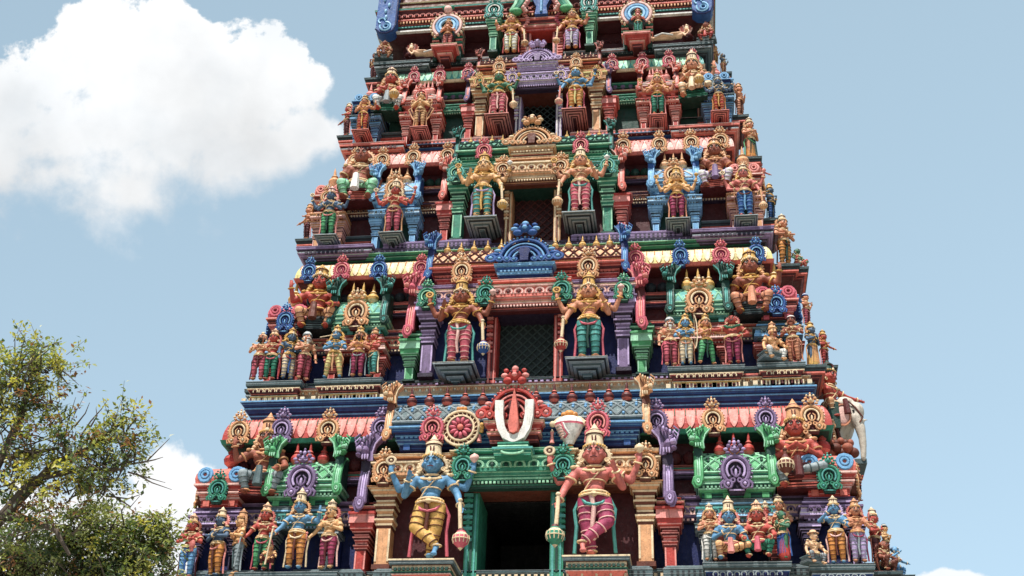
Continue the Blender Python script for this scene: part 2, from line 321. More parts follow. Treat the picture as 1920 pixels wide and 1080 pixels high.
def scrollend(main, dark, light, s):
    """end arch of a barrel roof: band running down the vault with a curl at the foot and a beast's head with a fin on top.
    unit: 1 high, .26 wide; the fin points inwards (towards -s)"""
    key = ('s', main, dark, light, s)
    if key in LIB: return LIB[key]
    m = M()
    path = [(0, .42*(1-cos(a))-.04, .16+.5*sin(a)) for a in [pi/2*i/9 for i in range(10)]]
    for o, r_, k in ((-.065, .034, main), (.065, .034, main), (-.022, .024, light), (.022, .024, light)):
        m.tube([(o, p[1]-.01, p[2]) for p in path][::-1]+[(o, -.055, .06)], r_, k, 6)
    m.torus((s*.02, -.08, .05), .065, .030, main, n=14); m.torus((s*.02, -.1, .05), .026, .018, light, n=9, m=5)
    m.tube([(s*.02, -.07, .115), (s*.1, -.07, .11), (s*.135, -.06, .03), (s*.09, -.06, -.04), (s*.02, -.06, -.05)], [.02, .024, .024, .02, .01], main, 6)
    m.prism([(-.09, .1), (.09, .1), (.09, .62), (-.09, .62)], .02, .4, dark)
    m.ell((s*.03, .02, .72), (.10, .16, .085), main, 9, 6); m.ell((s*.11, -.08, .735), (.075, .10, .04), light, 8, 5); m.ell((s*.12, -.08, .665), (.06, .085, .025), main, 8, 5)
    m.ell((s*.06, -.13, .785), (.026, .026, .026), light, 6, 5); m.ell((s*.06, -.15, .785), (.012, .012, .012), dark, 5, 4); m.ell((s*.09, -.02, .82), (.05, .06, .035), main, 7, 5)
    for i in range(4): m.tube([(s*(.12+.0*i), -.06+.02*i, .70+.0*i), (s*(.17+.02*i), -.08, .74+.05*i), (s*(.13+.0*i), -.06, .80+.05*i)], .016, (light, main)[i % 2], 5)
    for i in range(5): m.ell((s*(.12-.06*i), -.05, .86+.022*i), (.03, .045, .035), light if i % 2 else main, 6, 5)
    for i in range(3): m.tube([(s*(-.06+.05*i), -.10, .66), (s*(-.06+.05*i), -.12, .60)], [.022, .01], light, 5)
    fin = [(-s*.02, .62), (-s*.13, .6), (-s*.11, .70), (-s*.15, .82), (-s*.27, .91), (-s*.15, .975), (-s*.02, .95), (s*.06, .84)]
    if s < 0: fin = fin[::-1]
    m.prism(fin, .0, .12, main)
    m.tube([(-s*.13, -.02, .6), (-s*.115, -.02, .71), (-s*.16, -.02, .83), (-s*.27, -.02, .92)], .016, light, 5); m.tube([(-s*.05, -.02, .66), (-s*.05, -.02, .8), (-s*.12, -.02, .9)], .012, dark, 5)
    LIB[key] = m.mesh('scroll_end', 40); return LIB[key]
def pillar(parent, x, w, yf, yb, z0, z1, zcap, main, light, dark, name='pillar'):
    """plain shaft with pale arrises, a stack of neck plates widening upwards, then the cushion cap"""
    m = M(); h = w/2; zn = z0+(z1-z0)*.52
    m.frust(x-h, x+h, yf, yb, z0, z0+.06*(z1-z0), .03, .03, dark); m.frust(x-h, x+h, yf, yb, z0+.06*(z1-z0), zn, 0, 0, main)
    for s in (-1, 1): m.box(x+s*h*.86-w*.07, x+s*h*.86+w*.07, yf-.012, yf+.01, z0+.1*(z1-z0), zn-.01, light)
    k = 8; e = [0, .05, .15, .02, .1, .25, .12, .3, .5]; z = zn
    for i in range(k):
        a = zn+(z1-zn)*i/k; b = zn+(z1-zn)*(i+1)/k
        m.frust(x-h, x+h, yf, yb, a, a+(b-a)*.62, w*e[i]*.9, w*e[i+1], main if i % 2 else dark); m.frust(x-h, x+h, yf, yb, a+(b-a)*.62, b, w*e[i+1]+.008, w*e[i+1]+.012, light)
    m.frust(x-h, x+h, yf, yb, z1, z1+(zcap-z1)*.3, w*.55, w*.62, main)
    m.frust(x-h, x+h, yf, yb, z1+(zcap-z1)*.3, z1+(zcap-z1)*.85, w*.72, w*.66, light)
    m.frust(x-h, x+h, yf, yb, z1+(zcap-z1)*.85, zcap, w*.8, w*.8, main)
    return m.obj(name, parent)
def dentils(m, x0, x1, y, z, w, h, k, gap=1.8, d=.02):
    n = max(2, int((x1-x0)/(w*gap)))
    for i in range(n):
        x = x0+(x1-x0)*(i+.5)/n; m.box(x-w/2, x+w/2, y-d, y+.01, z-h/2, z+h/2, k)
def scrollrow(m, x0, x1, y, z, R, k, k2):
    n = max(1, int((x1-x0)/(R*2.5)))
    for i in range(n):
        x = x0+(x1-x0)*(i+.5)/n; m.torus((x, y, z-R*.15), R, R*.28, k, n=10, m=5, a0=-30, a1=210); m.ell((x, y, z), (R*.45, .02, R*.5), k2, 6, 5)
def vault(m, x0, x1, yf, d, z0, h, base, lat, dot, rows=2, cell=.2, back=1.):
    """barrel roof: front half of the vault, with raised lozenge lattice"""
    N = 10; pr = [(yf+d*(1-cos(pi/2*i/N)), z0+h*sin(pi/2*i/N)) for i in range(N+1)]
    vs = [(x, y, z) for x in (x0, x1) for y, z in pr]+[(x0, yf+d+back, pr[-1][1]), (x1, yf+d+back, pr[-1][1]), (x0, yf+d+back, z0), (x1, yf+d+back, z0)]
    n = N+1; fs = [(i, n+i, n+i+1, i+1) for i in range(N)]+[(N, 2*n-1, 2*n+1, 2*n), tuple(range(N, -1, -1))+(2*n+2, 2*n), tuple(range(n, 2*n))+(2*n+1, 2*n+3), (0, 2*n+2, 2*n+3, n)]
    m.add(vs, fs, base)
    def pt(x, a, o=.012): return (x, yf+d*(1-cos(a))-o*cos(a), z0+h*sin(a)+o*sin(a))
    a0, a1 = .16, 1.15; nc = max(2, round((x1-x0)/cell)); cw = (x1-x0)/nc; ra = (a1-a0)/rows
    r = min(.012, cw*.07)+.004
    for a in (a0-.07, a1+.06): m.tube([pt(x0, a), pt(x1, a)], r*1.3, lat, 4)
    for i in range(nc):
        for j in range(rows):
            xa, xb = x0+i*cw, x0+(i+1)*cw; aa, ab = a0+j*ra, a0+(j+1)*ra; am = (aa+ab)/2
            m.tube([pt(xa, aa), pt((xa+xb)/2, am), pt(xb, ab)], r, lat, 4); m.tube([pt(xa, ab), pt((xa+xb)/2, am), pt(xb, aa)], r, lat, 4)
            for (px, pa) in ((xa+cw*.5, aa+ra*.14), (xa+cw*.5, ab-ra*.14)) if rows > 1 else (): m.ell(pt(px, pa), (cw*.13, .02, cw*.13), dot, 6, 4)
            if rows == 1: m.ell(pt(xa+cw*.5, am), (cw*.1, .02, cw*.1), dot, 6, 4)
def kapota(m, x0, x1, yf, yb, z0, z1, ov, main, edge, under, petal, style, npet, sk=None):
    """curved eave: round shoulder running to a lip, with a row of raised petals"""
    N = 7; H = z1-z0
    pr = [(z1-H*.86*(1-cos(pi/2*i/N)), ov*sin(pi/2*i/N)*.96) for i in range(N+1)]
    for i in range(N): m.frust(x0, x1, yf, yb, pr[i+1][0], pr[i][0], pr[i+1][1], pr[i][1], main)
    zl = pr[-1][0]; m.frust(x0, x1, yf, yb, z0, zl, ov*.92, ov+.012, edge); m.frust(x0, x1, yf, yb, z0-H*.06, z0, ov*.5, ov*.75, under)
    def pt(x, s, o):
        a = pi/2*s; return (x, yf-ov*sin(a)*.96-o*.8, z1-H*.86*(1-cos(a))+o*.3)
    X0, X1 = x0-ov*.6, x1+ov*.6; w = (X1-X0)/npet
    for i in range(npet):
        c = X0+w*(i+.5)
        if sk and any(abs(c-q) < .02 for q in sk): continue
        if style == 'petal':
            pl = [(-.40, .42), (-.42, .70), (-.33, .86), (-.15, .95), (0, .985), (.15, .95), (.33, .86), (.42, .70), (.40, .42)]
        else:
            pl = [(-.4, .25), (-.44, .5), (-.3, .62), (0, .97), (.3, .62), (.44, .5), (.4, .25), (.15, .1), (-.15, .1)]
        n = len(pl); vs = [pt(c+a*w, s, .016) for a, s in pl]+[pt(c, .5, .026)]+[pt(c+a*w, s, -.01) for a, s in pl]
        m.add(vs, [(i_, (i_+1) % n, n) for i_ in range(n)]+[((i_+1) % n, i_, n+1+i_, n+1+(i_+1) % n) for i_ in range(n)], petal)
        if style != 'petal': m.ell(pt(c, .5, .02), (w*.13, .02, w*.14), edge, 6, 5)
        else:
            for q in (-.5, -.17, .17): m.tube([pt(c+q*w, s_, .006) for s_ in (.06, .3, .45, .62)], .006, edge if q == -.5 else under, 4)
def lattice(parent, x0, x1, y, z0, z1, k, nx, r=.013, panel=None):
    if panel: m = M(); m.box(x0, x1, y+.012, y+.06, z0, z1, panel); m.obj('panel', parent)
    m = M(); w = (x1-x0)/nx; nz = int((z1-z0)/w)+1
    for i in range(-nz, nx+1):
        for s in (1, -1):
            a = (x0+i*w, z0) if s > 0 else (x1-i*w, z0); L = z1-z0
            # clip the diagonal to the opening
            t0 = max(0, (x0-a[0]) if s > 0 else (a[0]-x1)); t1 = min(L, (x1-a[0]) if s > 0 else (a[0]-x0))
            if t1-t0 > .02:
                m.tube([(a[0]+s*t0, y-(.012 if s > 0 else 0), a[1]+t0), (a[0]+s*t1, y-(.012 if s > 0 else 0), a[1]+t1)], r, k, 5)
    return m.obj('lattice', parent)
# ------------------------------------------------------------------ the tower
tower = thing('temple_tower', 'tall stepped temple tower in red, green and blue paint, crowded with carved figures', 'temple tower', (0, 0, 0))
def add(m, name, **k): return m.obj(name, tower, **k)
COL = [
 dict(wall='maroon', niche='navy', cor=('cblue', 'navy', 'lblue'), kap=('red', 'green', 'dgreen', 'petal'), kst='petal', npet=58, kud=[('ochre', 'dred', 'cream'), ('purple', 'dpurple', 'lilac')],
      fr=('ochre', 'dred', 'cream'), vault=('vgreen', 'dgreen', 'lgreen'), vk=('purple', 'dpurple', 'lilac'), dome=('salmon', 'red', 'lpink'), dk=('green', 'dgreen', 'teal'), dc='lblue', fin=('red', 'salmon'),
      cap=('teal', 'slate', 'skyb'), pil=('red', 'dred', 'pink'), cpil=('ochre', 'brown', 'cream'), jamb=('green', 'dgreen', 'teal'), ent=('ochre', 'brown', 'cream'), dent=('green', 'dgreen', 'lgreen'), em=('blue', 'navy', 'lblue'),
      ev=('slate', 'grey', 'lblue'), ek=('red', 'dred', 'pink', 'dred'), eend=('ochre', 'brown', 'cream'), ends=('vgreen', 'dgreen', 'lgreen'), mk=('purple', 'dpurple', 'lilac'), jk=('green', 'dgreen', 'teal'), pk=('ochre', 'brown', 'cream'), lat='latk', door='dark', flk='slate', gf=('dred', 'salmon')),
 dict(wall='maroon', niche='navy', cor=('green', 'dgreen', 'lgreen'), kap=('yellow', 'salmon', 'dred', 'cream'), kst='petal', npet=60, kud=[('rose', 'magenta', 'pink'), ('blue', 'navy', 'lblue')],
      fr=('purple', 'dpurple', 'lilac'), vault=('teal', 'dgreen', 'lgreen'), vk=('ochre', 'dred', 'cream'), dome=('rose', 'dred', 'pink'), dk=('blue', 'navy', 'lblue'), dc='rose', fin=('gold', 'cream'),
      cap=('slate', 'dslate', 'grey'), pil=('vgreen', 'dgreen', 'lgreen'), cpil=('purple', 'dpurple', 'lilac'), jamb=('red', 'dred', 'pink'), ent=('purple', 'dpurple', 'lpink'), dent=('salmon', 'dred', 'lpink'), em=('red', 'dred', 'salmon'),
      ev=('ochre', 'dred', 'cream'), ek=('blue', 'navy', 'lblue', 'navy'), eend=('blue', 'navy', 'lblue'), ends=('dgreen', 'dgreen', 'teal'), mk=('rose', 'dred', 'pink'), jk=('green', 'dgreen', 'teal'), pk=('green', 'dgreen', 'lgreen'), lat='lat', door='dark', flk='slate', gf=('gold', 'cream')),
 dict(wall='maroon', niche='dgreen', cor=('blue', 'navy', 'lblue'), kap=('lpink', 'salmon', 'dred', 'pink'), kst='scroll', npet=46, kud=[('ochre', 'dred', 'cream'), ('ochre', 'dred', 'cream')],
      fr=('dred', 'maroon', 'pink'), vault=('lblue', 'blue', 'skyb'), vk=('ochre', 'dred', 'cream'), dome=('salmon', 'dred', 'lpink'), dk=('ochre', 'dred', 'cream'), dc='pink', fin=('ochre', 'cream'),
      cap=('lblue', 'slate', 'skyb'), pil=('red', 'dred', 'pink'), cpil=('green', 'dgreen', 'lgreen'), jamb=('ochre', 'brown', 'cream'), ent=('green', 'dgreen', 'teal'), dent=('ochre', 'brown', 'cream'), em=('green', 'dgreen', 'lgreen'),
      ev=('green', 'dgreen', 'lgreen'), ek=('ochre', 'dred', 'cream', 'brown'), eend=('dgreen', 'dgreen', 'teal'), ends=('lblue', 'blue', 'skyb'), mk=('salmon', 'dred', 'lpink'), jk=('ochre', 'brown', 'cream'), pk=('teal', 'dgreen', 'lgreen'), lat='lat2', door='maroon', flk='dpurple', gf=('gold', 'cream')),
 dict(wall='dgreen', niche='maroon', cor=('red', 'dred', 'pink'), kap=('teal', 'cream', 'dred', 'lgreen'), kst='petal', npet=46, kud=[('rose', 'dred', 'lpink'), ('rose', 'dred', 'lpink')],
      fr=('slate', 'dslate', 'grey'), vault=('salmon', 'dred', 'lpink'), vk=('salmon', 'dred', 'lpink'), dome=('slate', 'navy', 'lblue'), dk=('slate', 'navy', 'skyb'), dc='lblue', fin=('pink', 'lpink'),
      cap=('salmon', 'dred', 'lpink'), pil=('red', 'dred', 'pink'), cpil=('ochre', 'brown', 'cream'), jamb=('lilac', 'dpurple', 'white'), ent=('ochre', 'brown', 'yellow'), dent=('lilac', 'dpurple', 'lilac'), em=('brown', 'dred', 'ochre'),
      ev=('ochre', 'dred', 'cream'), ek=('lilac', 'dpurple', 'lilac', 'purple'), eend=('brown', 'dred', 'pink'), ends=('salmon', 'dred', 'lpink'), mk=('purple', 'dpurple', 'pink'), jk=('lilac', 'dpurple', 'cream'), pk=('ochre', 'brown', 'yellow'), lat='lat', door='dark', flk='dred', gf=('lpink', 'cream'))]
# x stations from the photo, (left, right) columns: kuta half-width, vault centre/half-width ...
ST = [dict(ku=(418, 1562, 920), kw=(372, 466), va=(578, 1390, 900), vw=(510, 650), mk=(694, 1262, 880), p1=(676, 1256, 1010), cp=(714, 1208, 1000), cv=(736, 1212, 770), door=(893, 1027, 960), jm=(866, 1050), pv=(470, 655)),
      dict(ku=(541, 1461, 600), kw=(506, 576), va=(677, 1317, 590), vw=(622, 730), mk=(776, 1203, 560), p1=(766, 1200, 650), cp=(797, 1165, 640), cv=(812, 1172, 478), door=(927, 1034, 650), jm=(909, 1050), pv=(590, 735)),
      dict(ku=(616, 1397, 370), kw=(594, 646), va=(745, 1268, 360), vw=(702, 790), mk=(834, 1164, 330), p1=(832, 1163, 390), cp=(857, 1138, 380), cv=(862, 1146, 264), door=(956, 1034, 390), jm=(943, 1047), pv=(685, 800)),
      dict(ku=(690, 1346, 180), kw=(666, 710), va=(793, 1237, 178), vw=(758, 830), mk=(877, 1140, 165), p1=(874, 1137, 200), cp=(899, 1117, 195), cv=(900, 1122, 110), door=(973, 1038, 200), jm=(963, 1050), pv=(745, 840))]
def hw(a, b, v, y): return abs(P(b, v, y)[0]-P(a, v, y)[0])/2
BC = [(('teal', 'slate', 'skyb'), ('purple', 'dpurple', 'lilac')), (('red', 'dred', 'lpink'), ('slate', 'dslate', 'lblue')), (('lblue', 'slate', 'skyb'), ('ochre', 'dred', 'lpink')), (('red', 'dred', 'lpink'), ('slate', 'navy', 'lblue'))]
BP = [(('slate', 'dslate', 'grey'), ('dpurple', 'dslate', 'lilac')), (('red', 'dred', 'pink'), ('red', 'dred', 'pink')), (('lblue', 'dslate', 'skyb'), ('ochre', 'dred', 'lpink')), (('red', 'dred', 'lpink'), ('slate', 'navy', 'lblue'))]
for t in range(4):
    C = COL[t]; T = ST[t]; y0 = TY[t]; W = TW[t]; zf = ZF[t]; zn = ZF[t+1]; sc = W/5.21
    wy = y0+.78                                  # main wall face
    # main body of the storey
    m = M(); z_kb = zz(t, 'kb', .42); z_kt = zz(t, 'kt', .62)
    dq = hw(T['door'][0], T['door'][1], T['door'][2], y0+.4)+.02; zdq = zc(t, 'dt', .22)
    for s in (-1, 1): m.frust(*sorted((s*dq, s*(W-.74))), wy, YB, zf-.02, z_kb-.03, 0, 0, C['wall'])
    m.box(-dq, dq, wy+.004, YB-.1, zdq, z_kb-.06, C['wall']); m.box(-dq, dq, wy+2., wy+2.1, zf-.02, zdq, 'dark'); m.box(-dq, dq, wy-.3, wy+2., zf-.03, zf, 'dark')  # doorway's deep shade put into the colour: near-black back, floor and lining
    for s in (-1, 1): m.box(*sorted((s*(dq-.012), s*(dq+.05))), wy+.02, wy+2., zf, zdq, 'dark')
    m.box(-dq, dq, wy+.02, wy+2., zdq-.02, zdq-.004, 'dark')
    # plinth course of the storey
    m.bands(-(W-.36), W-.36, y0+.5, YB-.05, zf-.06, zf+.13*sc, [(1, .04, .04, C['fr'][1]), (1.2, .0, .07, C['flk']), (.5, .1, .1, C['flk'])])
    dentils(m, -(W-.36), W-.36, y0+.44, zf+.045, .05, .05, C['fr'][2], 1.9, .03)
    add(m, 'storey_wall')
    # entablature that runs on through the recesses between the pavilions, and painted panels under it
    rc = [('dpurple', 'purple', 'lpink', 'navy'), ('dpurple', 'salmon', 'cream', 'navy'), ('dpurple', 'brown', 'cream', 'maroon'), ('dgreen', 'green', 'lgreen', 'dgreen')][t]
    zc0, zc1 = zz(t, 'cb', .62), zz(t, 'pb', .62); xi = xsym(t, T['cp'][0], T['cp'][1], T['cp'][2], .2)+.1
    for s in (-1, 1):
        m = M(); a_, b_ = sorted((s*xi, s*(W-.75)))
        m.bands(a_, b_, wy-.14, wy+.05, zc0, zc1, [(.6, .0, .02, rc[0]), (.3, .05, .05, rc[1]), (1.2, .07, .05, rc[2]), (.3, .08, .08, rc[1]), (.7, .02, .05, rc[0]), (.3, .08, .08, rc[1])])
        scrollrow(m, a_, b_, wy-.21, zc0+(zc1-zc0)*.42, .05*sc, rc[1], rc[0]); dentils(m, a_, b_, wy-.17, zc0+(zc1-zc0)*.08, .035*sc, .03*sc, rc[2], 1.9, .02)
        m.box(a_, b_, wy-.05, wy-.01, zf+.12, zc0, rc[3])
        if t == 3:
            for k_ in range(14): xk_ = a_+(b_-a_)*(k_+.5)/14; m.torus((xk_, wy-.06, zf+.38), .075, .016, 'green', n=12, m=5); m.torus((xk_+.05, wy-.06, zf+.24), .05, .014, 'green', n=10, m=5, a0=90, a1=330)
        zsh = zz(t, 'br', .7); m.bands(a_, b_, wy-.07, wy+.02, zsh-.05, zsh+.05, [(1, .0, .02, rc[0]), (.5, .05, .05, rc[1])])
        m.obj('recess_entablature', tower)
    # upper band behind the shrines: half-disc lotus row below the eave
    m = M(); zb = z_kb-.42*sc
    m.bands(-(W-.74), W-.74, wy-.06, YB-.03, zb-.12*sc, zb+.02, [(1, .0, .03, 'dred' if t != 1 else 'dslate'), (.4, .05, .05, C['kap'][1]), (1, .02, .0, 'dred')])
    n = int(W*2/(.26*sc))
    for i in range(n):
        x = -(W-.7)+(2*W-1.4)*(i+.5)/n; m.ell((x, wy-.02, zb+.14*sc), (.11*sc, .09, .11*sc), 'dred' if t == 0 else ('dslate', 'dgreen', 'purple')[max(t-1, 0)], 10, 6)
    add(m, 'lotus_course')
    # eave
    m = M(); kapota(m, -(W-.72), W-.72, wy-.12, YB+.1, z_kb, z_kt, .22*sc, C['kap'][0], C['kap'][1], C['kap'][2], C['kap'][3], C['kst'], C['npet'])
    add(m, 'eave', smooth=50)
    # stepped cornice over the eave
    m = M(); z0_ = z_kt; z1_ = zz(t, 'ce', .58)
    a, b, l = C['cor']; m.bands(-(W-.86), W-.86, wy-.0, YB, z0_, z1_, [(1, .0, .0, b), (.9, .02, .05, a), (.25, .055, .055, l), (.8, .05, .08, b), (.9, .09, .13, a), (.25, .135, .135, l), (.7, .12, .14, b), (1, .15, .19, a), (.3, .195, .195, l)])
    add(m, 'cornice')
    # frieze of brackets that carries the next floor's ledge
    m = M(); yn = TY[t+1]; Wn = TW[t+1]; zs = zn-.10*sc
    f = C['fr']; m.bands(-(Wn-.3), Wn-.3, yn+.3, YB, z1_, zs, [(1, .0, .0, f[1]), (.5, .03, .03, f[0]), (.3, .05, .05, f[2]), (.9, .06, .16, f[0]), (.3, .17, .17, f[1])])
    dz = zs-z1_
    dentils(m, -(Wn-.3), Wn-.3, yn+.31, z1_+dz*.2, .04, dz*.3, f[2], 3.3, .05)
    scrollrow(m, -(Wn-.3), Wn-.3, yn+.17, z1_+dz*.74, .035*sc+.01, f[0], f[2])
    add(m, 'bracket_frieze')
    # ------------- corner pavilions and barrel shrines, both sides
    vy = y0+.34
    xk = xsym(t, T['ku'][0], T['ku'][1], T['ku'][2], .3); kw = hw(T['kw'][0], T['kw'][1], T['ku'][2], vy); xk = min(xk, W-.12-kw)
    xv = xsym(t, T['va'][0], T['va'][1], T['va'][2], .3); vw = hw(T['vw'][0], T['vw'][1], T['va'][2], vy)
    zcb, zct, zpb, zbr, zbt = [zz(t, q, .3) for q in ('cb', 'ct', 'pb', 'br', 'bt')]
    zft = zz(t, 'ft', .5)
    for s in (-1, 1):
        # recess walls behind the figures
        m = M(); m.frust(s*xv-vw*1.02, s*xv+vw*1.02, y0+.62, wy+.1, zf, zcb, 0, 0, C['niche']); m.frust(s*xk-kw*.95, s*xk+kw*.95, y0+.55, wy+.1, zf, zcb, 0, 0, C['niche'])
        for xx, ww in ((xv, vw), (xk, kw)):
            # beam with cushion roll over the pillars
            cpn = BC[t][xx == xk]
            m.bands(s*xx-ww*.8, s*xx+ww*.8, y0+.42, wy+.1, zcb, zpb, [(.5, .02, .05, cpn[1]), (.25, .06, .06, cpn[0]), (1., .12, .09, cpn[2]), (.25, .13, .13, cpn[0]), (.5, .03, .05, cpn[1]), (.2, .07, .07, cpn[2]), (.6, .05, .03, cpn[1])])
            scrollrow(m, s*xx-ww*.85, s*xx+ww*.85, y0+.30, zcb+(zpb-zcb)*.42, .045*sc, cpn[0], cpn[1])
            dentils(m, s*xx-ww*.85, s*xx+ww*.85, y0+.38, zcb+(zpb-zcb)*.1, .03*sc, .03*sc, cpn[2], 1.9, .02)
        add(m, 'shrine_beam')
        for xx, ww in ((xv, vw), (xk, kw)):
            for q in (-.78, .78): pillar(tower, s*xx+q*ww, .13*sc, y0+.44, wy, zf+.1*sc, zcb-.1*sc, zcb, BP[t][xx == xk][0], BP[t][xx == xk][2], BP[t][xx == xk][1])
        # barrel shrine
        v0, v1, v2 = C['vault']
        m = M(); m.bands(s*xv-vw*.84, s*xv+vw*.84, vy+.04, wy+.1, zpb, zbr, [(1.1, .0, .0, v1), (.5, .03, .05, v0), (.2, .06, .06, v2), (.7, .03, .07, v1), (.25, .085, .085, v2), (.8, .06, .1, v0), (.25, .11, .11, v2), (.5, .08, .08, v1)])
        hh = zbr-zpb
        dentils(m, s*xv-vw*.85, s*xv+vw*.85, vy-.01, zpb+hh*.48, .03*sc, .03*sc, v2, 1.9, .02)
        for q in (-.7, -.25, .25, .7): m.box(s*xv+q*vw-.05*sc, s*xv+q*vw+.05*sc, vy+.015, vy+.05, zpb+.005, zpb+hh*.24, v0)
        vault(m, s*xv-vw*.82, s*xv+vw*.82, vy-.02, .34*sc, zbr, (zbt-zbr)*1.25, v0 if t != 2 else 'lblue', v2 if t in (0, 1) else 'white', v1, 1 if t else 2, (.2 if t == 0 else .2)*sc if t < 2 else 9, .2)
        sh = m.obj('barrel_shrine', tower, smooth=30)
        nf = 5 if t == 3 else 3; fh = zft-zbt+.05
        for i in range(nf): sub('finial', finial(*C['fin']), sh, (s*xv+(i-(nf-1)/2)*vw*.36*3/nf, vy+.15*sc, zbt-.05), (fh*.62, fh*.62, fh*.95))
        eh = (zft-zpb)*.92
        for e in (-1, 1): sub('scroll_end', scrollend(*C['ends'], e), sh, (s*xv+e*vw*.9, vy-.04, zbr-eh*.16), (eh*.68, eh*.8, eh*.92))
        kh = (zbt-zpb)*(.98 if t else 1.0); sub('horseshoe_ornament', kudu(*C['vk']), sh, (s*xv, vy-.12, zpb+hh*.25 if t else zpb+hh*.2), kh*.95)
        # corner pavilion: stacked mouldings, cushion dome and pot finial
        d0, d1, d2 = C['dome']
        m = M(); m.bands(s*xk-kw*.72, s*xk+kw*.72, vy+.02, vy+1.1, zpb, zbr, [(1.2, .0, .0, d1), (.25, .03, .03, d2), (.6, .02, .06, d0), (.25, .08, .08, d2), (.9, .05, .1, d1), (.3, .12, .12, d2)])
        dz = zbr-zpb; mm = (zbt-zbr)
        for q in (-.5, .5): m.box(s*xk+q*kw-.05*sc, s*xk+q*kw+.05*sc, vy-.01, vy+.03, zpb+.004, zpb+dz*.3, d0)
        prv = None
        for i in range(7):
            a = i/6*pi/2; o = (.10+.05*sin(i/6*pi))*sc-(1-cos(a))*kw*.75; z = zbr+mm*.95*sin(a)
            if prv: m.frust(s*xk-kw*.72, s*xk+kw*.72, vy+.02, vy+.02+kw*1.44+(.0-min(o, .1)), prv[0], z, prv[1], o, d0 if i < 6 else d2)
            prv = (z, o)
        for q in (-1, 1):
            m.torus((s*xk+q*kw*.62, vy-.08, zbr+mm*.42), .10*sc, .035*sc, C['dc'], n=12); m.torus((s*xk+q*kw*.62, vy-.1, zbr+mm*.42), .05*sc, .022*sc, C['dc'], n=10)
            m.ell((s*xk+q*kw*.8, vy-.02, zbr+mm*.4), (.09*sc, .07, .14*sc), C['dc'], 8, 6)
        co = m.obj('corner_shrine', tower, smooth=30)
        sub('finial', finial(*C['fin']), co, (s*xk, vy+kw*.7, zbt-.02), (fh*.8, fh*.8, fh*1.1))
        sub('horseshoe_ornament', kudu(*C['dk']), co, (s*xk, vy-.12, zpb+dz*.12), (zbt-zpb)*.66)
        o = sub('horseshoe_ornament', kudu(*(C['dk'] if t else ('ochre', 'brown', 'cream'))), co, (s*(xk+kw*.72+.12), vy+kw*.7, zpb+dz*.12), (zbt-zpb)*.72, rz=s*pi/2)
        # kudus along the eave
        ky = wy-.12-.26*sc-.03; kh = (z_kt-z_kb)*.98
        for j, fx in enumerate((.47, .66, .83, .98)):
            kk = C['kud'][(j+1) % 2 if t != 1 else j % 2]; sub('horseshoe_ornament', kudu(*kk), tower, (s*(W-.72)*fx, ky, z_kb-.04*sc), kh*1.02)
        for j in range(2): sub('horseshoe_ornament', kudu(*C['kud'][j]), tower, (s*(W-.72+.26*sc+.03), y0+1.3+1.3*j, z_kb-.04*sc), kh, rz=s*pi/2)
        # half bay: pillar and beast bracket beside the centre
        xp = xsym(t, T['p1'][0], T['p1'][1], T['p1'][2], .3); zp1 = zcb-.02
        pillar(tower, s*xp, .16*sc, y0+.36, wy, zf+.08, zp1, zct+.02, C['pil'][0], C['pil'][2], C['pil'][1])
        m = M(); pp = C['pil']; m.bands(s*xp-.12*sc, s*xp+.12*sc, y0+.40, wy, zct+.02, zpb+.02, [(1, .06, .06, pp[1]), (.4, .1, .1, pp[2]), (.8, .02, .05, pp[1])]); add(m, 'bracket_block')
        xm = xsym(t, T['mk'][0], T['mk'][1], T['mk'][2], .2); hm = (zft-zct)*1.0
        sub('scroll_end', scrollend(*C['mk'], s), tower, (s*xm, y0+.2, zct+.04), (hm*.62, hm*.8, hm*.95))
    # ------------- central bay
    by = y0+.30
    xc = xsym(t, T['cp'][0], T['cp'][1], T['cp'][2], .2); cw = .21*sc
    zdt, zca, zcc, zlt, zmb, zcr, zcp_, zgf = [zc(t, q, .22) for q in ('dt', 'ca', 'cc', 'lt', 'mb', 'cr', 'cp', 'gf')]
    xd0, xd1 = P(T['door'][0], T['door'][2], by+.1)[0], P(T['door'][1], T['door'][2], by+.1)[0]; dw = (xd1-xd0)/2
    jw = hw(T['jm'][0], T['jm'][1], T['door'][2], by)
    nw = 'maroon' if t in (0, 2, 3) else 'navy'
    for s in (-1, 1): m = M(); m.frust(*sorted((s*(dw+.02), s*(xc+cw*.4))), by+.22, wy+.2, zf-.02, zdt+.05, 0, 0, nw); add(m, 'bay_wall')
    for s in (-1, 1): pillar(tower, s*xc, cw, by-.02, wy, zf+.12*sc, zdt, zdt+(zca-zdt)*.95 if t else zdt+.04, C['cpil'][0], C['cpil'][2], C['cpil'][1])
    # door
    j0, j1, j2 = C['jamb']; dr = thing('door', 'x', 'x'); del dr['label'], dr['category']; dr.parent = tower
    m = M()
    for s in (-1, 1):
        m = M(); a, b = sorted((s*dw, s*jw)); m.box(a, b, by+.1, wy+.4, zf, zdt, j0); q = (b-a)
        m.box(a+q*.1, a+q*.3, by+.085, by+.11, zf, zdt-.02, j2); m.box(a+q*.72, a+q*.85, by+.085, by+.11, zf, zdt-.02, j2); m.box(a+q*.4, a+q*.6, by+.09, by+.12, zf+.1, zdt-.02, j1)
        for i in range(9): zq = zdt-(i+.5)*.085*sc; m.box(*sorted((s*(dw+q*.45), s*(dw+q*1.15))), by+.04+.004*i, by+.12, zq-.025*sc, zq+.02*sc, (j2, j0)[i % 2])
        m.obj('jamb', dr)
    if t: lattice(dr, -dw, dw, wy-.06, zf, zdt, C['lat'], (6, 6, 5, 5)[t], (.006, .014, .012, .010)[t], (None, 'panel', 'panelr', None)[t])
    # entablature of the bay
    e0, e1, e2 = C['ent']; g0, g1, g2 = C['dent']
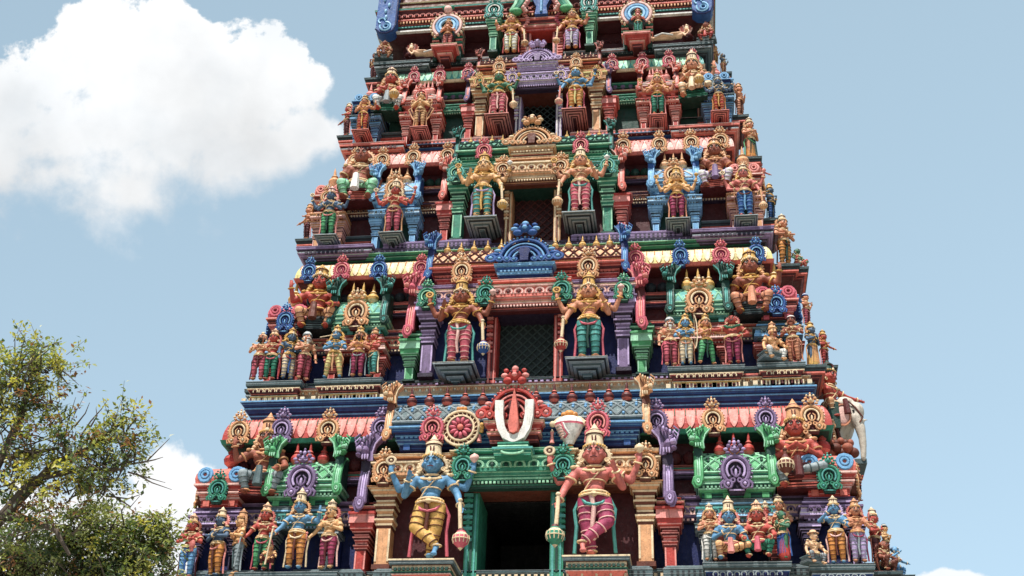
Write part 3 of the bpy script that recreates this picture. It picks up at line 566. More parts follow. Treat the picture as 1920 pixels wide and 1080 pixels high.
    m = M(); m.bands(-xc-cw*.4, xc+cw*.4, by-.03, wy+.1, zdt, zlt, [(.8, .02, .06, e1), (.3, .07, .07, e2), (.5, .05, .1, e0), (1.5, .13, .13, e0), (.3, .16, .16, e2), (.5, .08, .1, e1), (.4, .13, .13, e0)])
    hz = zlt-zdt; scrollrow(m, -xc-cw*.5, xc+cw*.5, by-.16, zdt+hz*.58, hz*.13, e2, e1); dentils(m, -xc-cw*.5, xc+cw*.5, by-.09, zdt+hz*.1, .035*sc, .035*sc, e2, 1.8, .02)
    add(m, 'entablature')
    m = M(); m.bands(-jw-.02, jw+.02, by-.10, by, zdt-.02, zlt+.02, [(.9, .02, .06, g1), (.25, .08, .08, g2), (.6, .05, .1, g0), (1.5, .13, .13, g0), (.25, .16, .16, g2), (.55, .08, .1, g1), (.4, .14, .14, g0)])
    scrollrow(m, -jw*.85, jw*.85, by-.235, zdt+hz*.57, hz*.13, g2, g1); dentils(m, -jw, jw, by-.17, zdt+hz*.1, .035*sc, .035*sc, g2, 1.7, .02)
    add(m, 'door_lintel')
    for s in (-1, 1):
        sub('horseshoe_ornament', kudu(*C['jk']), tower, (s*(jw+.02), by-.27, zdt+hz*.12), hz*.86); sub('horseshoe_ornament', kudu(*C['pk']), tower, (s*(xc+.02), by-.22, zdt+hz*.12), hz*.84)
    # recess and great barrel roof over the bay
    xcv = xsym(t, T['cv'][0], T['cv'][1], T['cv'][2], .2)
    m0, m1, m2 = C['em']; v0, v1, v2 = C['ev']
    m = M(); m.frust(-xc+.05, xc-.05, by+.2, wy+.1, zlt, zmb+.02, 0, 0, m1)
    hh = zcr-zmb
    m.bands(-xcv+.16*sc, xcv-.16*sc, by+.02, wy+.1, zmb, zcr, [(1.3, .0, .0, m1), (.25, .03, .03, m2), (.6, .02, .06, m0), (.7, .05, .05, m1), (.2, .075, .075, m2), (.7, .05, .12, m1), (.7, .1, .14, m0), (.3, .16, .16, m2), (.5, .1, .1, m1)])
    dentils(m, -xcv+.16*sc, xcv-.16*sc, by-.03, zmb+hh*.52, .045*sc, .035*sc, m2, 1.6, .02); dentils(m, -xcv+.16*sc, xcv-.16*sc, by-.0, zmb+hh*.40, .03*sc, .02*sc, m2, 2.2, .035)
    for s in (-1, 1):
        m.box(*sorted((s*xcv*.86-.05*sc, s*xcv*.86+.05*sc)), by-.02, by+.03, zmb+.003, zmb+hh*.24, m0)
    add(m, 'roof_moulding')
    m = M(); vault(m, -xcv+.03, xcv-.03, by-.10, .5*sc, zcr, (zcp_-zcr)*1.25, v0, v1, v2, 2, (.19, .18, .16, .14)[t], .4); roof = m.obj('barrel_roof', tower, smooth=30)
    zg = zcr+(zcp_-zcr)*1.25; nf = 13; gh = zc(t, 'gt', .6)-zc(t, 'gf', .6)
    for i in range(nf): sub('finial', finial(*C['gf']), roof, ((i-(nf-1)/2)*xcv*1.86/nf, by-.1+.23*sc, zcp_-.04), (gh*.8, gh*.8, gh*1.15))
    eh = (zcp_-zmb)*1.35
    for s in (-1, 1): sub('scroll_end', scrollend(*C['eend'], s), roof, (s*(xcv+.02), by-.06, zcr-eh*.2), (eh*.62, eh*.8, eh*.95))
    bk = (0, [(905, 1035), (920, 1055), (948, 1050), (965, 1050)][t]); kwid = 2*hw(bk[1][0], bk[1][1], [790, 490, 270, 120][t], by)
    zb_ = P(sum(bk[1])/2, [832, 528, 300, 139][t], by-.2)[1]; zt_ = P(sum(bk[1])/2, [703, 430, 228, 86][t], by-.2)[1]
    m = M(); m.bands(-kwid*.34, kwid*.34, by-.22, by+.1, zb_, zb_+(zt_-zb_)*.3, [(1, 0, 0, C['ek'][1]), (.3, .04, .04, C['ek'][2]), (.8, .02, .06, C['ek'][0]), (.4, .09, .09, C['ek'][2])])
    dentils(m, -kwid*.34, kwid*.34, by-.26, zb_+(zt_-zb_)*.17, .04*sc, .03*sc, C['ek'][2], 1.7, .03)
    add(m, 'gable_base')
    sub('gable_arch', bigkudu(*C['ek']), tower, (0, by-.26, zb_+(zt_-zb_)*.3), (kwid, .9, (zt_-zb_)*.72/.8))
    for s in (-1, 1): # small ornament on the roof above each guardian
        ug, vg0, vg1 = [((808, 1121), 835, 752), ((865, 1103), 535, 467), ((905, 1088), 300, 252), ((935, 1080), 138, 102)][t]
        xg = xsym(t, ug[0], ug[1], vg0, 0); zg0 = P(sum(ug)/2, vg0, by-.2)[1]; zg1 = P(sum(ug)/2, vg1, by-.2)[1]
        sub('horseshoe_ornament', kudu(*[('rose', 'dred', 'pink'), ('ochre', 'dred', 'cream'), ('rose', 'dred', 'pink'), ('ochre', 'dred', 'cream')][t]), tower, (s*xg, by-.22, zg0+(zg1-zg0)*.12), (zg1-zg0)*.68)
# base storey below the picture, with the gateway
m = M(); W = 5.5
for s in (-1, 1): m.frust(*sorted((s*1.35, s*W)), .1, YB+.3, 0, 5.5, 0, 0, 'maroon'); m.bands(*sorted((s*1.4, s*W)), .1, YB+.3, 0, 1.3, [(1, .3, .3, 'grey'), (.5, .2, .3, 'slate'), (1, .15, .2, 'ochre'), (.4, .25, .25, 'cream')])
m.frust(-1.5, 1.5, .4, YB+.3, 4.6, 5.5, 0, 0, 'dred'); m.bands(-W+.9, W-.9, .55, YB+.3, 5.5, ZF[0]-.09, [(1, .1, .3, 'salmon'), (.3, .32, .32, 'green'), (1, .1, .1, 'navy'), (.8, .1, .1, 'slate')])
add(m, 'base_storey')
for s in (-1, 1):
    for x in (1.6, 2.7, 3.9, 5.2): pillar(tower, s*x, .3, -.12, .3, 1.3, 5.0, 5.4, 'ochre', 'cream', 'brown')
# top storey and the crowning roof
y0 = TY[4]; W = TW[4]; zf = ZF[4]; wy = y0+.6
z_l = P(780, 66, y0+.25)[1]; z_r = P(780, 0, y0+.25)[1]
m = M(); m.frust(-(W-.45), W-.45, wy, YB, zf-.02, z_l+.1, 0, 0, 'maroon')
m.bands(-(W-.3), W-.3, y0+.35, YB-.05, zf-.06, zf+.14, [(1, .03, .03, 'dslate'), (1.2, .0, .06, 'slate'), (.5, .09, .09, 'grey')]); dentils(m, -(W-.3), W-.3, y0+.33, zf+.04, .05, .05, 'grey', 1.9, .03)
scrollrow(m, -(W-.5), W-.5, wy-.01, z_l-.22, .05, 'dred', 'maroon'); add(m, 'storey_wall')
xr = 2*hw(718, 1325, 35, y0+.2)/2
m = M(); m.bands(-xr, xr, y0+.3, YB, z_l, z_l+.62, [(.35, -.25, .04, 'maroon'), (.22, .12, .12, 'white'), (.16, .10, .10, 'grey'), (.7, .09, .03, 'maroon'), (.2, .07, .07, 'teal'), (.9, .04, .1, 'dred'), (.2, .12, .12, 'salmon'), (1.5, .08, .16, 'dred'), (.25, .18, .18, 'teal')])
dentils(m, -xr, xr, y0+.2, z_l+.30, .03, .05, 'ochre', 2.2, .02); scrollrow(m, -xr, xr, y0+.17, z_l+.45, .05, 'pink', 'dred')
add(m, 'roof_moulding')
m = M(); vault(m, -xr, xr, y0+.16, 2.4, z_l+.62, 2.0, 'brown', 'cream', 'ochre', 6, .2, 1.0); m.frust(-xr, xr, y0+2.6, YB, z_l+.62, z_l+2.2, 0, -.8, 'brown')
roof = m.obj('barrel_roof', tower, smooth=30)
for i in range(7): sub('finial', finial('gold', 'cream'), roof, ((i-3)*.85, y0+2.8, z_l+2.6), (.5, .5, .9))
for s in (-1, 1):
    m = M(); uu = (741, 1304)[s > 0]; xe, ze = P(uu, 66 if s < 0 else 32, y0+.1); xe = s*(xr-.1)
    pl = [(xe-.20, ze+.12), (xe-.1, ze+.02), (xe+.04, ze), (xe+.16, ze+.06), (xe+.21, ze+.2), (xe+.23, ze+1.6), (xe-.19, ze+1.6)]
    m.prism(pl, y0+.02, y0+.3, 'blue')
    for i in range(6): m.ell((xe-.0+.02*i*(-1)**i, y0+.01, ze+.42+i*.16), (.03, .03, .06), 'skyb', 6, 5)
    m.torus((xe, y0+.01, ze+.18), .11, .022, 'skyb', n=14, a0=-200, a1=90, m=5); m.torus((xe+.02, y0, ze+.17), .055, .02, 'lblue', n=12, m=5); m.torus((xe-.08, y0+.01, ze+.33), .07, .018, 'skyb', a0=0, a1=250, n=10, m=5)
    m.tube([(p[0], y0+.01, p[1]) for p in pl], .018, 'navy', 5)
    m.obj('roof_end_scroll', tower, smooth=40)
    # side niches with round arches
    un, vn = ((838, 92), (1197, 66))[s > 0]; xn = xsym(4, 838, 1197, 80, 0); zn_ = P(838, 92, y0)[1]
    m = M(); m.bands(s*xn-.1, s*xn+.1, y0-.02, y0+.5, zn_-.28, zn_, [(1, -.02, 0, 'dred'), (.4, .04, .04, 'pink'), (1, .03, .14, 'red'), (.5, .16, .16, 'pink')])
    for q in (-1, 1):
        m.box(s*xn+q*.24-.04, s*xn+q*.24+.04, y0+.15, y0+.5, zf+.02, z_l-.02, 'dgreen')
        for i in range(7): m.box(s*xn+q*.24-.07, s*xn+q*.24+.07, y0+.12, y0+.4, z_l-.45+i*.07, z_l-.42+i*.07, ('pink', 'green')[i % 2])
    add(m, 'niche_frame')
    m = M(); zt = zn_+.62
    m.prism([(s*xn+.27*cos(2*pi*i/24), zt+.27*sin(2*pi*i/24)) for i in range(24)], y0+.05, y0+.2, 'slate')
    for R, k in ((.28, 'lpink'), (.215, 'lblue'), (.15, 'skyb')): m.torus((s*xn, y0+.02, zt), R, .035, k, a0=-50, a1=230, n=24)
    for i in range(19): a = rad(-45+270*i/18); m.ell((s*xn+.34*cos(a), y0+.04, zt+.34*sin(a)), (.03, .04, .03), 'cream', 6, 4)
    m.ell((s*xn, y0, zt+.42), (.09, .08, .09), 'lpink'); m.ell((s*xn-.08, y0, zt+.47), (.05, .05, .05), 'green'); m.ell((s*xn+.08, y0, zt+.47), (.05, .05, .05), 'green'); m.obj('niche_arch', tower, smooth=40)
# door and pillars of the top storey
zdt = P(1015, 66, y0+.3)[1]; dw = hw(995, 1036, 80, y0+.3)
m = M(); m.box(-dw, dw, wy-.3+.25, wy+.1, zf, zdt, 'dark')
for s in (-1, 1):
    m.box(*sorted((s*dw, s*(dw+.11))), y0+.22, wy+.1, zf, zdt, 'pink'); m.box(*sorted((s*(dw+.04), s*(dw+.08))), y0+.2, wy, zf, zdt, 'dred')
    for i in range(9): m.box(*sorted((s*(dw+.10), s*(dw+.2))), y0+.2, wy, zdt-.07*i-.06, zdt-.07*i-.03, ('pink', 'salmon')[i % 2])
m.bands(-dw-.15, dw+.15, y0+.2, wy, zdt, zdt+.28, [(.6, .03, .05, 'red'), (.3, .08, .08, 'pink'), (.8, .06, .1, 'dred'), (.3, .12, .12, 'salmon')]); add(m, 'door_frame')
for s in (-1, 1):
    xq = xsym(4, 925, 1105, 60, .1); pillar(tower, s*xq, .13, y0+.1, wy, zf+.1, zdt+.2, zdt+.32, 'green', 'lgreen', 'dgreen')
    sub('horseshoe_ornament', kudu('teal', 'dgreen', 'white'), tower, (s*xq, y0+.02, zdt+.28), .5)
    m = M(); xs = [0.22, .30, .33, .28, .36, .46, .6]; 
    pts = [(s*.30, y0-.02, zdt+.34), (s*.36, y0-.06, zdt+.42), (s*.27, y0-.06, zdt+.58), (s*.24, y0-.06, zdt+.75), (s*.32, y0-.05, zdt+.95), (s*.5, y0-.05, zdt+1.1)]
    m.tube(pts, .05, 'pink', 7); m.tube([(p[0]+s*.12, p[1]+.02, p[2]-.01) for p in pts], .07, 'green', 7); m.tube([(p[0]+s*.24, p[1]+.03, p[2]-.02) for p in pts], .05, 'lgreen', 7)
    for i in range(12):
        a = i/11*4.99; j = int(a); f = a-j; p = V(pts[j]).lerp(V(pts[j+1]), f); m.ell((p.x-s*.01, p.y-.05, p.z), (.035, .03, .03), 'lpink', 6, 5)
    m.ell((s*.5, y0-.04, zdt+.36), (.13, .09, .08), 'vgreen'); m.obj('serpent_arch', tower, smooth=40)
m = M(); m.prism([(-.13, zdt+.3), (.13, zdt+.3), (.1, zdt+.5), (.2, zdt+.75), (.16, zdt+1.2), (-.16, zdt+1.2), (-.2, zdt+.75), (-.1, zdt+.5)], y0, y0+.25, 'blue'); m.tube([(0, y0-.01, zdt+.35), (0, y0-.01, zdt+1.1)], .03, 'lblue', 6); add(m, 'gable_core', smooth=40)
# ------------------------------------------------------------------ ledges and corbels that the figures stand on
def slab(t, ua, ub, v, dy, main='soffit', top='slate', fr=('gold', 'dred', 'cream')):
    y = TY[t]+dy; um = (ua+ub)/2; z = P(um, v, y)[1]; xa, xb = P(ua, v, y)[0], P(ub, v, y)[0]; m = M()
    m.bands(xa+.1, xb-.1, y+.1, y+.75, z-.34, z, [(.9, -.02, .0, fr[1]), (.4, .02, .03, fr[0]), (1.3, .0, .06, fr[1]), (.2, .08, .08, fr[2]), (.5, .07, .09, main), (.9, .1, .1, top)])
    scrollrow(m, xa+.12, xb-.12, y+.02, z-.165, .036, fr[2], fr[1])
    for q in range(5): x = xa+(xb-xa)*(q+.5)/5; [m.box(x+o-.035, x+o+.035, y+.07, y+.12, z-.335, z-.265, fr[2]) for o in (-.12, .0, .12)]; m.box(x-.015, x+.015, y+.06, y+.08, z-.33, z-.27, 'dred')
    m.obj('ledge', tower)
def corbel(t, u, v, w, dy, cols=('grey', 'slate', 'dslate'), name='corbel'):
    y = TY[t]+dy; x, z = P(u, v, y); W_ = w*(ray(u, v).y and ((y-CY)/ray(u, v).y))/FPX; h = W_/2; a, b, c = cols
    m = M(); q = h*(.75, .68, .50, .42)[t]
    m.bands(x-h*.2, x+h*.2, y-.02+h*.5, y+.7, z-q*1.2, z, [(1.0, -h*.1, -h*.05, c), (.2, .0, .0, a), (.9, -.01, h*.1, b), (.35, h*.22, h*.22, a), (.8, h*.15, h*.3, c), (.35, h*.45, h*.45, a), (.8, h*.4, h*.55, b), (.35, h*.65, h*.65, a), (.6, h*.6, h*.72, c), (.7, h*.8, h*.8, a)])
    m.obj(name, tower)
K0 = dict(fr=('dslate', 'navy', 'grey'))
slab(0, 440, 632, 1072, 0, **K0); slab(0, 318, 432, 1086, .0, **K0); slab(0, 1318, 1484, 1053, 0, **K0); slab(0, 1518, 1640, 1058, 0, **K0)
slab(1, 462, 565, 714, 0); slab(1, 590, 716, 709, 0); slab(1, 1252, 1396, 685, 0); slab(1, 1420, 1510, 679, 0)
corbel(2, 611, 443, 44, -.05); corbel(2, 733, 438, 46, -.05); corbel(2, 1271, 412, 46, -.05); corbel(2, 1399, 407, 44, -.05)
for u, v, w, t in ((902, 410, 62, 2), (1085, 401, 62, 2), (852, 684, 78, 1), (1100, 674, 78, 1)): corbel(t, u, v, w, -.05, ('grey', 'slate', 'dslate') if t == 1 else ('grey', 'dslate', 'slate'))
cb4 = ('pink', 'dred', 'maroon')
corbel(3, 676, 246, 34, -.05, cb4); corbel(3, 786, 240, 34, -.05, cb4); corbel(3, 1233, 217, 34, -.05, cb4); corbel(3, 1350, 210, 34, -.05, cb4)
for u, v in ((932, 217), (1076, 207)): corbel(3, u, v, 46, -.05, cb4)
for u, v in ((791, 1050), (1118, 1043)):
    y = -.12; x, z = P(u, v, y); m = M(); h = .40
    m.bands(x-h, x+h, y, .8, z-.5, z, [(1.2, -.12, -.1, 'salmon'), (1.6, -.12, .02, 'salmon'), (.3, .03, .03, 'dgreen'), (.9, .02, .02, 'cream'), (.5, .06, .06, 'slate'), (.2, .075, .075, 'cream')])
    dentils(m, x-h, x+h, y-.03, z-.14, .04, .04, 'dgreen', 1.5, .02)
    for i in range(4): m.torus((x-h*.75+i*h*.5, y+.02, z-.24), h*.26, .015, 'cream', a0=180, a1=360, n=8, m=4, sz=1.6)
    m.obj('guardian_pedestal', tower)
# every storey's projecting floor edge at the corners
for t in range(1, 5):
    W = TW[t]; z = ZF[t]-.02; c = [None, ('dslate', 'slate'), ('dpurple', 'purple'), ('dred', 'salmon'), ('dslate', 'slate')][t]
    for s in (-1, 1):
        m = M(); kx = W*.70; a, b = sorted((s*kx, s*(W-.16)))
        m.bands(a, b, TY[t]+(.18 if t != 1 else .4), YB-.1, z-.24, z, [(1, .0, .05, c[0]), (1, .06, .12, c[1]), (.3, .13, .13, 'grey'), (.8, .1, .14, c[0]), (.8, .15, .15, c[1])])
        dentils(m, a, b, TY[t]+(.06 if t != 1 else .28), z-.12, .05, .06, c[0], 1.5, .02)
        m.obj('floor_ledge', tower)
# lower cushion course that runs along each floor between the ledges
for t in (0, 2, 3):
    z = ZF[t]; W = TW[t]; c = [('slate', 'dslate', 'grey'), None, ('purple', 'dpurple', 'lilac'), ('salmon', 'dred', 'lpink')][t]
    for s in (-1, 1):
        for fr in (.28, .52, .80):
            m = M(); a, b = sorted((s*W*(fr-.09), s*W*(fr+.09))); m.bands(a, b, TY[t]+.28, TY[t]+.9, z-.16, z+.12, [(1, .0, .03, c[1]), (.3, .05, .05, c[2]), (1.2, .08, .08, c[0]), (.6, .08, .03, c[0])])
            dentils(m, a, b, TY[t]+.21, z+.0, .035, .07, c[1], 2.1, .015)
            m.obj('floor_moulding', tower)
# ------------------------------------------------------------------ statues
ARM = {'down': ((.20, .0, .60), (.20, -.05, .45)), 'hip': ((.27, .03, .62), (.13, -.09, .53)), 'chest': ((.20, -.02, .61), (.05, -.14, .67)),
       'pray': ((.19, -.04, .62), (.016, -.15, .71)), 'raise': ((.26, .0, .68), (.29, -.06, .84)), 'up': ((.22, .0, .88), (.20, -.02, 1.05)), 'mace': ((.22, -.02, .60), (.26, -.09, .45)),
       'point': ((.21, -.02, .60), (.16, -.15, .73)), 'fold': ((.20, -.04, .62), (-.06, -.15, .645)), 'knee': ((.21, -.06, .61), (.15, -.22, .53)),
       'mouth': ((.23, -.06, .70), (.06, -.15, .84)), 'reach': ((.26, -.06, .71), (.40, -.12, .70)), 'flute': ((.20, -.08, .70), (.10, -.17, .80)), 'low': ((.22, -.04, .60), (.30, -.12, .47)), 'hold': ((.19, -.04, .61), (.12, -.16, .62))}
BACK = ((.27, .04, .68), (.34, -.02, .86))
def hand(m, w, d, s, k=None, curl=.5, fine=True):
    w = V(w); d = V(d).normalized(); side = d.cross(V((0, -1, 0))); side = side.normalized() if side.length > .1 else V((1, 0, 0)); nn = side.cross(d)
    m.ell(w+d*.026, (.021, .018, .028), k, 8, 6, rot=d.to_track_quat('Z', 'Y').to_matrix())
    for i, L in enumerate((.030, .036, .034, .026)):
        p = w+d*.044+side*(.0115*(i-1.5)); q = p+d*L*.6; r = q+(d*(1-curl)+nn*curl*.9).normalized()*L*.6
        m.tube([p, q, r], [.0068, .0062, .005], k, 6)
    p = w+d*.014-side*.017*s; m.tube([p, p-side*.02*s+d*.014, p-side*.024*s+d*.034], [.008, .007, .0055], k, 6)
SN = 0
def statue(name, label, u, v, top, t, dy, skin='stan', cloth='white', L='down', R='down', legs='st', rz=0, crown='tall', ccol='cream', hair='cream', four=None, trim='dred', sash='pink', mace=None,
           beard=None, robe=False, fat=1., group=None, extra=None, halo=True, seat=None, base_y=None, stache=False, xz=None):
    global SN; SN += 1
    y = (TY[t]+dy) if base_y is None else base_y
    x, z = P(u, v, y) if xz is None else xz
    zt = P(u, top, y)[1]; sit = legs in ('sit', 'sitx', 'lotus', 'crouch'); ch = {'tall': 1.245, 'cone': 1.18, 'turban': 1.07, 'none': 1.02, 'bun': 1.10, 'hat': 1.05}[crown]
    dz = {'sit': -.29, 'sitx': -.29, 'lotus': -.42, 'crouch': -.33}.get(legs, 0)
    H = (zt-z)/(ch+dz+.02)
    root = thing(name, label, 'statue', (x, y, z), rad(rz), group, H); root.scale = (H*(1.16 if name == 'guardian_statue' else 1.08), H*1.03, H)
    big = H > 1.3; vx = .0105 if big else (.013 if H > .75 else .0165)
    b = M(); f = fat
    def q(p): return (p[0], p[1], p[2]+dz)
    # trunk
    b.ell(q((0, .0, .705)), (.112*f, .07, .085)); b.ell(q((-.052, -.042, .715)), (.055, .036, .042)); b.ell(q((.052, -.042, .715)), (.055, .036, .042))
    b.cap(q((0, .0, .68)), q((0, .005, .57)), .078*f, .072*f); b.ell(q((0, -.018-.03*(f-1)*2, .585)), (.075*f, .062*f, .065)); b.ell(q((0, .005, .515)), (.102*f, .074, .06))
    b.cap(q((-.11, .005, .76)), q((.11, .005, .76)), .042, .042); b.cap(q((0, .0, .77)), q((0, -.008, .86)), .038, .036)
    hs = 1.46 if name == 'guardian_statue' else 1.36; hc = V(q((0, -.014, .915)))
    def hp(p): return hc+V(p)*hs
    b.ell(hc, (.054*hs, .062*hs, .070*hs)); b.ell(hp((0, -.022, -.036)), (.041*hs, .042*hs, .034*hs)); b.ell(hp((0, -.055, -.062)), (.016, .014, .014)); b.ell(hp((0, -.068, -.008)), (.0105, .016, .024))
    b.ell(hp((0, -.072, -.018)), (.015, .013, .010)); b.ell(hp((0, -.058, .022)), (.04, .014, .010)); b.ell(hp((0, -.060, -.040)), (.022, .012, .009))
    for s in (-1, 1): b.ell(hp((s*.056, .0, -.01)), (.012, .018, .026)); b.ell(hp((s*.032, -.048, -.018)), (.018, .018, .018))
    arms = []
    for s, a in ((-1, L), (1, R)):
        if a is None: continue
        e, w = ARM[a]; sh = q((s*.135, .005, .762)); e = q((s*e[0], e[1], e[2])); w = q((s*w[0], w[1], w[2])); arms.append((sh, e, w, s, a))
    if four:
        for s in (-1, 1): arms.append((q((s*.13, .02, .765)), q((s*BACK[0][0], BACK[0][1], BACK[0][2])), q((s*BACK[1][0], BACK[1][1], BACK[1][2])), s, 'back'))
    for sh, e, w, s, a in arms:
        b.ell(sh, (.047, .045, .045)); b.cap(sh, e, .040, .031); b.cap(e, w, .031, .021); b.ell(V(sh).lerp(V(e), .4), (.043, .043, .05))
        d = V(w)-V(e); d = V((0, 0, 1)) if a in ('back', 'raise', 'up', 'pray') else (d.normalized()+V((0, -.1, -.4)) if a in ('mace', 'low') else d)
        hand(b, w, d, s, None, .55 if a != 'pray' else .05)
    # legs
    hip = [q((s*.056, .0, .49)) for s in (-1, 1)]
    if legs == 'st': kn = [(-.066, -.02, .27), (.066, -.02, .27)]; an = [(-.068, .005, .045), (.068, .005, .045)]
    elif legs == 'wide': kn = [(-.10, -.03, .27), (.10, -.02, .27)]; an = [(-.13, .01, .045), (.13, .01, .045)]
    elif legs == 'crossL': kn = [(-.095, -.05, .28), (.055, -.02, .27)]; an = [(.085, -.075, .10), (.02, .01, .045)]     # viewer's left leg crosses in front
    elif legs == 'crossR': kn = [(-.055, -.02, .27), (.095, -.05, .28)]; an = [(-.02, .01, .045), (-.085, -.075, .10)]
    elif legs == 'step': kn = [(-.075, -.09, .28), (.06, .0, .27)]; an = [(-.10, -.08, .045), (.07, .04, .045)]
    elif legs == 'sit': kn = [(-.165, -.115, .215), (.165, -.115, .215)]; an = [(-.12, -.10, .045), (.12, -.10, .045)]
    elif legs == 'sitx': kn = [(-.14, -.12, .215), (.21, -.09, .205)]; an = [(-.12, -.11, .045), (.0, -.13, .16)]
    elif legs == 'lotus': kn = [(-.22, -.12, .06), (.22, -.12, .06)]; an = [(.08, -.19, .04), (-.08, -.2, .055)]
    else: kn = [(-.17, -.17, .27), (.17, -.17, .27)]; an = [(-.15, -.1, .045), (.15, -.1, .045)]
    c = M(); trm = M()
    for i in (0, 1):
        s = (-1, 1)[i]; b.cap(hip[i], kn[i], .062, .044); b.cap(kn[i], an[i], .042, .026)
        A = V(an[i]); lift = legs in ('crossL', 'crossR') and A.z > .08
        if lift: b.cap(A, A+V((.01*s, -.045, -.075)), .024, .018); b.ell(A+V((.01*s, -.05, -.088)), (.03, .03, .02))
        elif legs not in ('lotus',): b.ell(A+V((s*.008, -.045, -.027)), (.032, .062, .02)); b.cap(A, A+V((0, -.01, -.02)), .027, .028)
        tf = .86 if sit else 1.
        c.cap(hip[i], kn[i], .076*tf, .056*tf); c.cap(kn[i], V(kn[i]).lerp(A, .86), .053*tf, .040*tf)
        for (p0, p1, r0, r1, ts) in ((hip[i], kn[i], .078*tf, .058*tf, (.35, .62, .9)), (kn[i], an[i], .056*tf, .042*tf, (.25, .55, .85))):
            p0 = V(p0); p1 = V(p1); d = (p1-p0).normalized(); rt = d.to_track_quat('Z', 'Y').to_matrix()
            for tt in ts: trm.torus(p0.lerp(p1, tt), r0+(r1-r0)*tt, .0052, trim, ax='z', n=12, m=5, rot=rt)
        jr = M()
    c.ell(q((0, .003, .51)), (.110*f, .082, .055))
    if robe:
        c = M(); trm = M(); zb = .05; n = 9
        vs = []
        for j in range(n+1):
            a = j/n; zz_ = (.53+dz)*(1-a)+zb*a; rx = (.105+.04*a)*f; vs.append((zz_, rx, .08+.02*a))
        for j in range(n): c.cap((0, 0, vs[j][0]), (0, 0, vs[j+1][0]), vs[j][1]*.8, vs[j+1][1]*.8)
        for i in range(7): xx = -.1+.2*i/6; trm.tube([(xx*.7, -.085, .5+dz), (xx*1.1, -.115+abs(xx)*.35, .1)], .007, trim, 5)
    cm = remesh(c, 'trousers', vx*1.15, 2)
    bm_ = remesh(b, 'figure', vx, 2)
    # painted face
    p = M()
    for s in (-1, 1):
        p.ell(hp((s*.0235, -.0585, .006)), (.0155, .008, .0085), 'white', 8, 5); p.ell(hp((s*.0235, -.0645, .006)), (.0065, .005, .007), 'black', 6, 5)
        p.tube([hp((s*.008, -.063, .017)), hp((s*.024, -.066, .026)), hp((s*.043, -.052, .018))], .0042, 'black', 5)
        p.tube([hp((s*.008, -.064, .010)), hp((s*.024, -.067, .0165)), hp((s*.040, -.055, .007))], .0025, 'black', 4)
    p.tube([hp((-.017, -.066, -.043)), hp((0, -.073, -.040)), hp((.017, -.066, -.043))], .0055, 'dred' if skin not in ('sred',) else 'maroon', 5)
    p.tube([hp((0, -.066, .024)), hp((0, -.058, .05))], .0045, 'white' if skin in ('sblue', 'sdblue', 'sgreen') else 'dred', 5)
    if stache: p.tube([hp((-.03, -.06, -.026)), hp((0, -.074, -.030)), hp((.03, -.06, -.026))], .006, 'black', 5)
    bm_ = merge(bm_, p, skin); ob = link('body', bm_, root)
    cm = merge(cm, trm, cloth); link('robe' if robe else 'trousers', cm, root)
    # jewellery
    j = M(); g = {'gold': 'gold', 'ochre': 'ochre'}.get(ccol, 'brass')
    j.torus(q((0, -.012, .800)), .052, .012, g, ax='z', n=18, m=6, sz=1, rot=Matrix.Rotation(rad(14), 3, 'X')); j.torus(q((0, -.02, .772)), .082, .012, g, ax='z', n=20, m=6, rot=Matrix.Rotation(rad(28), 3, 'X')); j.ell(q((0, -.105, .725)), (.018, .012, .024), g, 8, 6)
    if not fat > 1.3: j.torus(q((0, -.005, .655)), .082, .0065, g, ax='z', n=18, m=5, sz=1.)
    j.torus(q((0, .0, .545)), .098*f, .016, g, ax='z', n=20, m=6); j.torus(q((0, .0, .515)), .112*f, .011, g, ax='z', n=20, m=5)
    for i in range(9): a = rad(200+140*i/8); j.ell(q((.113*f*cos(a), .113*f*sin(a)*.85, .53)), (.013, .012, .016), 'gold' if g != 'gold' else 'cream', 6, 5)
    j.ell(q((0, -.10*f, .52)), (.028, .018, .03), g, 8, 6)
    j.tube([q((.075, -.03, .79)), q((.03, -.088, .71)), q((-.03, -.085, .63)), q((-.07, -.055, .57))], .006, g, 5)
    for sh, e, w, s, a in arms:
        for pp, qq, tt, r in ((sh, e, .5, .046), (e, w, .82, .029)):
            p0 = V(pp); p1 = V(qq); d = (p1-p0).normalized(); j.torus(p0.lerp(p1, tt), r, .009, g, ax='z', n=12, m=5, rot=d.to_track_quat('Z', 'Y').to_matrix())
        j.ell(V(sh)+V((s*.02, -.02, .03)), (.03, .034, .018), g, 8, 5)
    for i in (0, 1):
        if legs in ('lotus',): continue
        A = V(an[i]); j.torus(A, .034, .009, g, ax='z', n=12, m=5)
    for s in (-1, 1): j.torus(hp((s*.066, -.018, -.045)), .016, .007, g, n=10, m=5)
    j.obj('jewellery', root, smooth=50)
    # crown or headgear
    k = M(); H0 = q((0, -.008, .965))
    if crown in ('tall', 'cone'):
        hh = .235 if crown == 'tall' else .175
        k.lathe(H0, [(.080, -.012, ccol), (.085, .016, 'dred'), (.072, .026, ccol), (.066, .30*hh, ccol), (.060, .52*hh, 'dred'), (.070, .56*hh, ccol), (.068, .64*hh, ccol), (.050, .70*hh, 'dred'), (.042, .76*hh, ccol), (.024, .86*hh, ccol), (.019, .92*hh, ccol), (.0, 1.06*hh, ccol)], ccol, 14)
        for i in range(9): a = rad(200+140*i/8); k.ell((H0[0]+.084*cos(a), H0[1]+.084*sin(a), H0[2]+.012), (.009, .009, .014), 'gold' if ccol != 'gold' else 'cream', 6, 4)
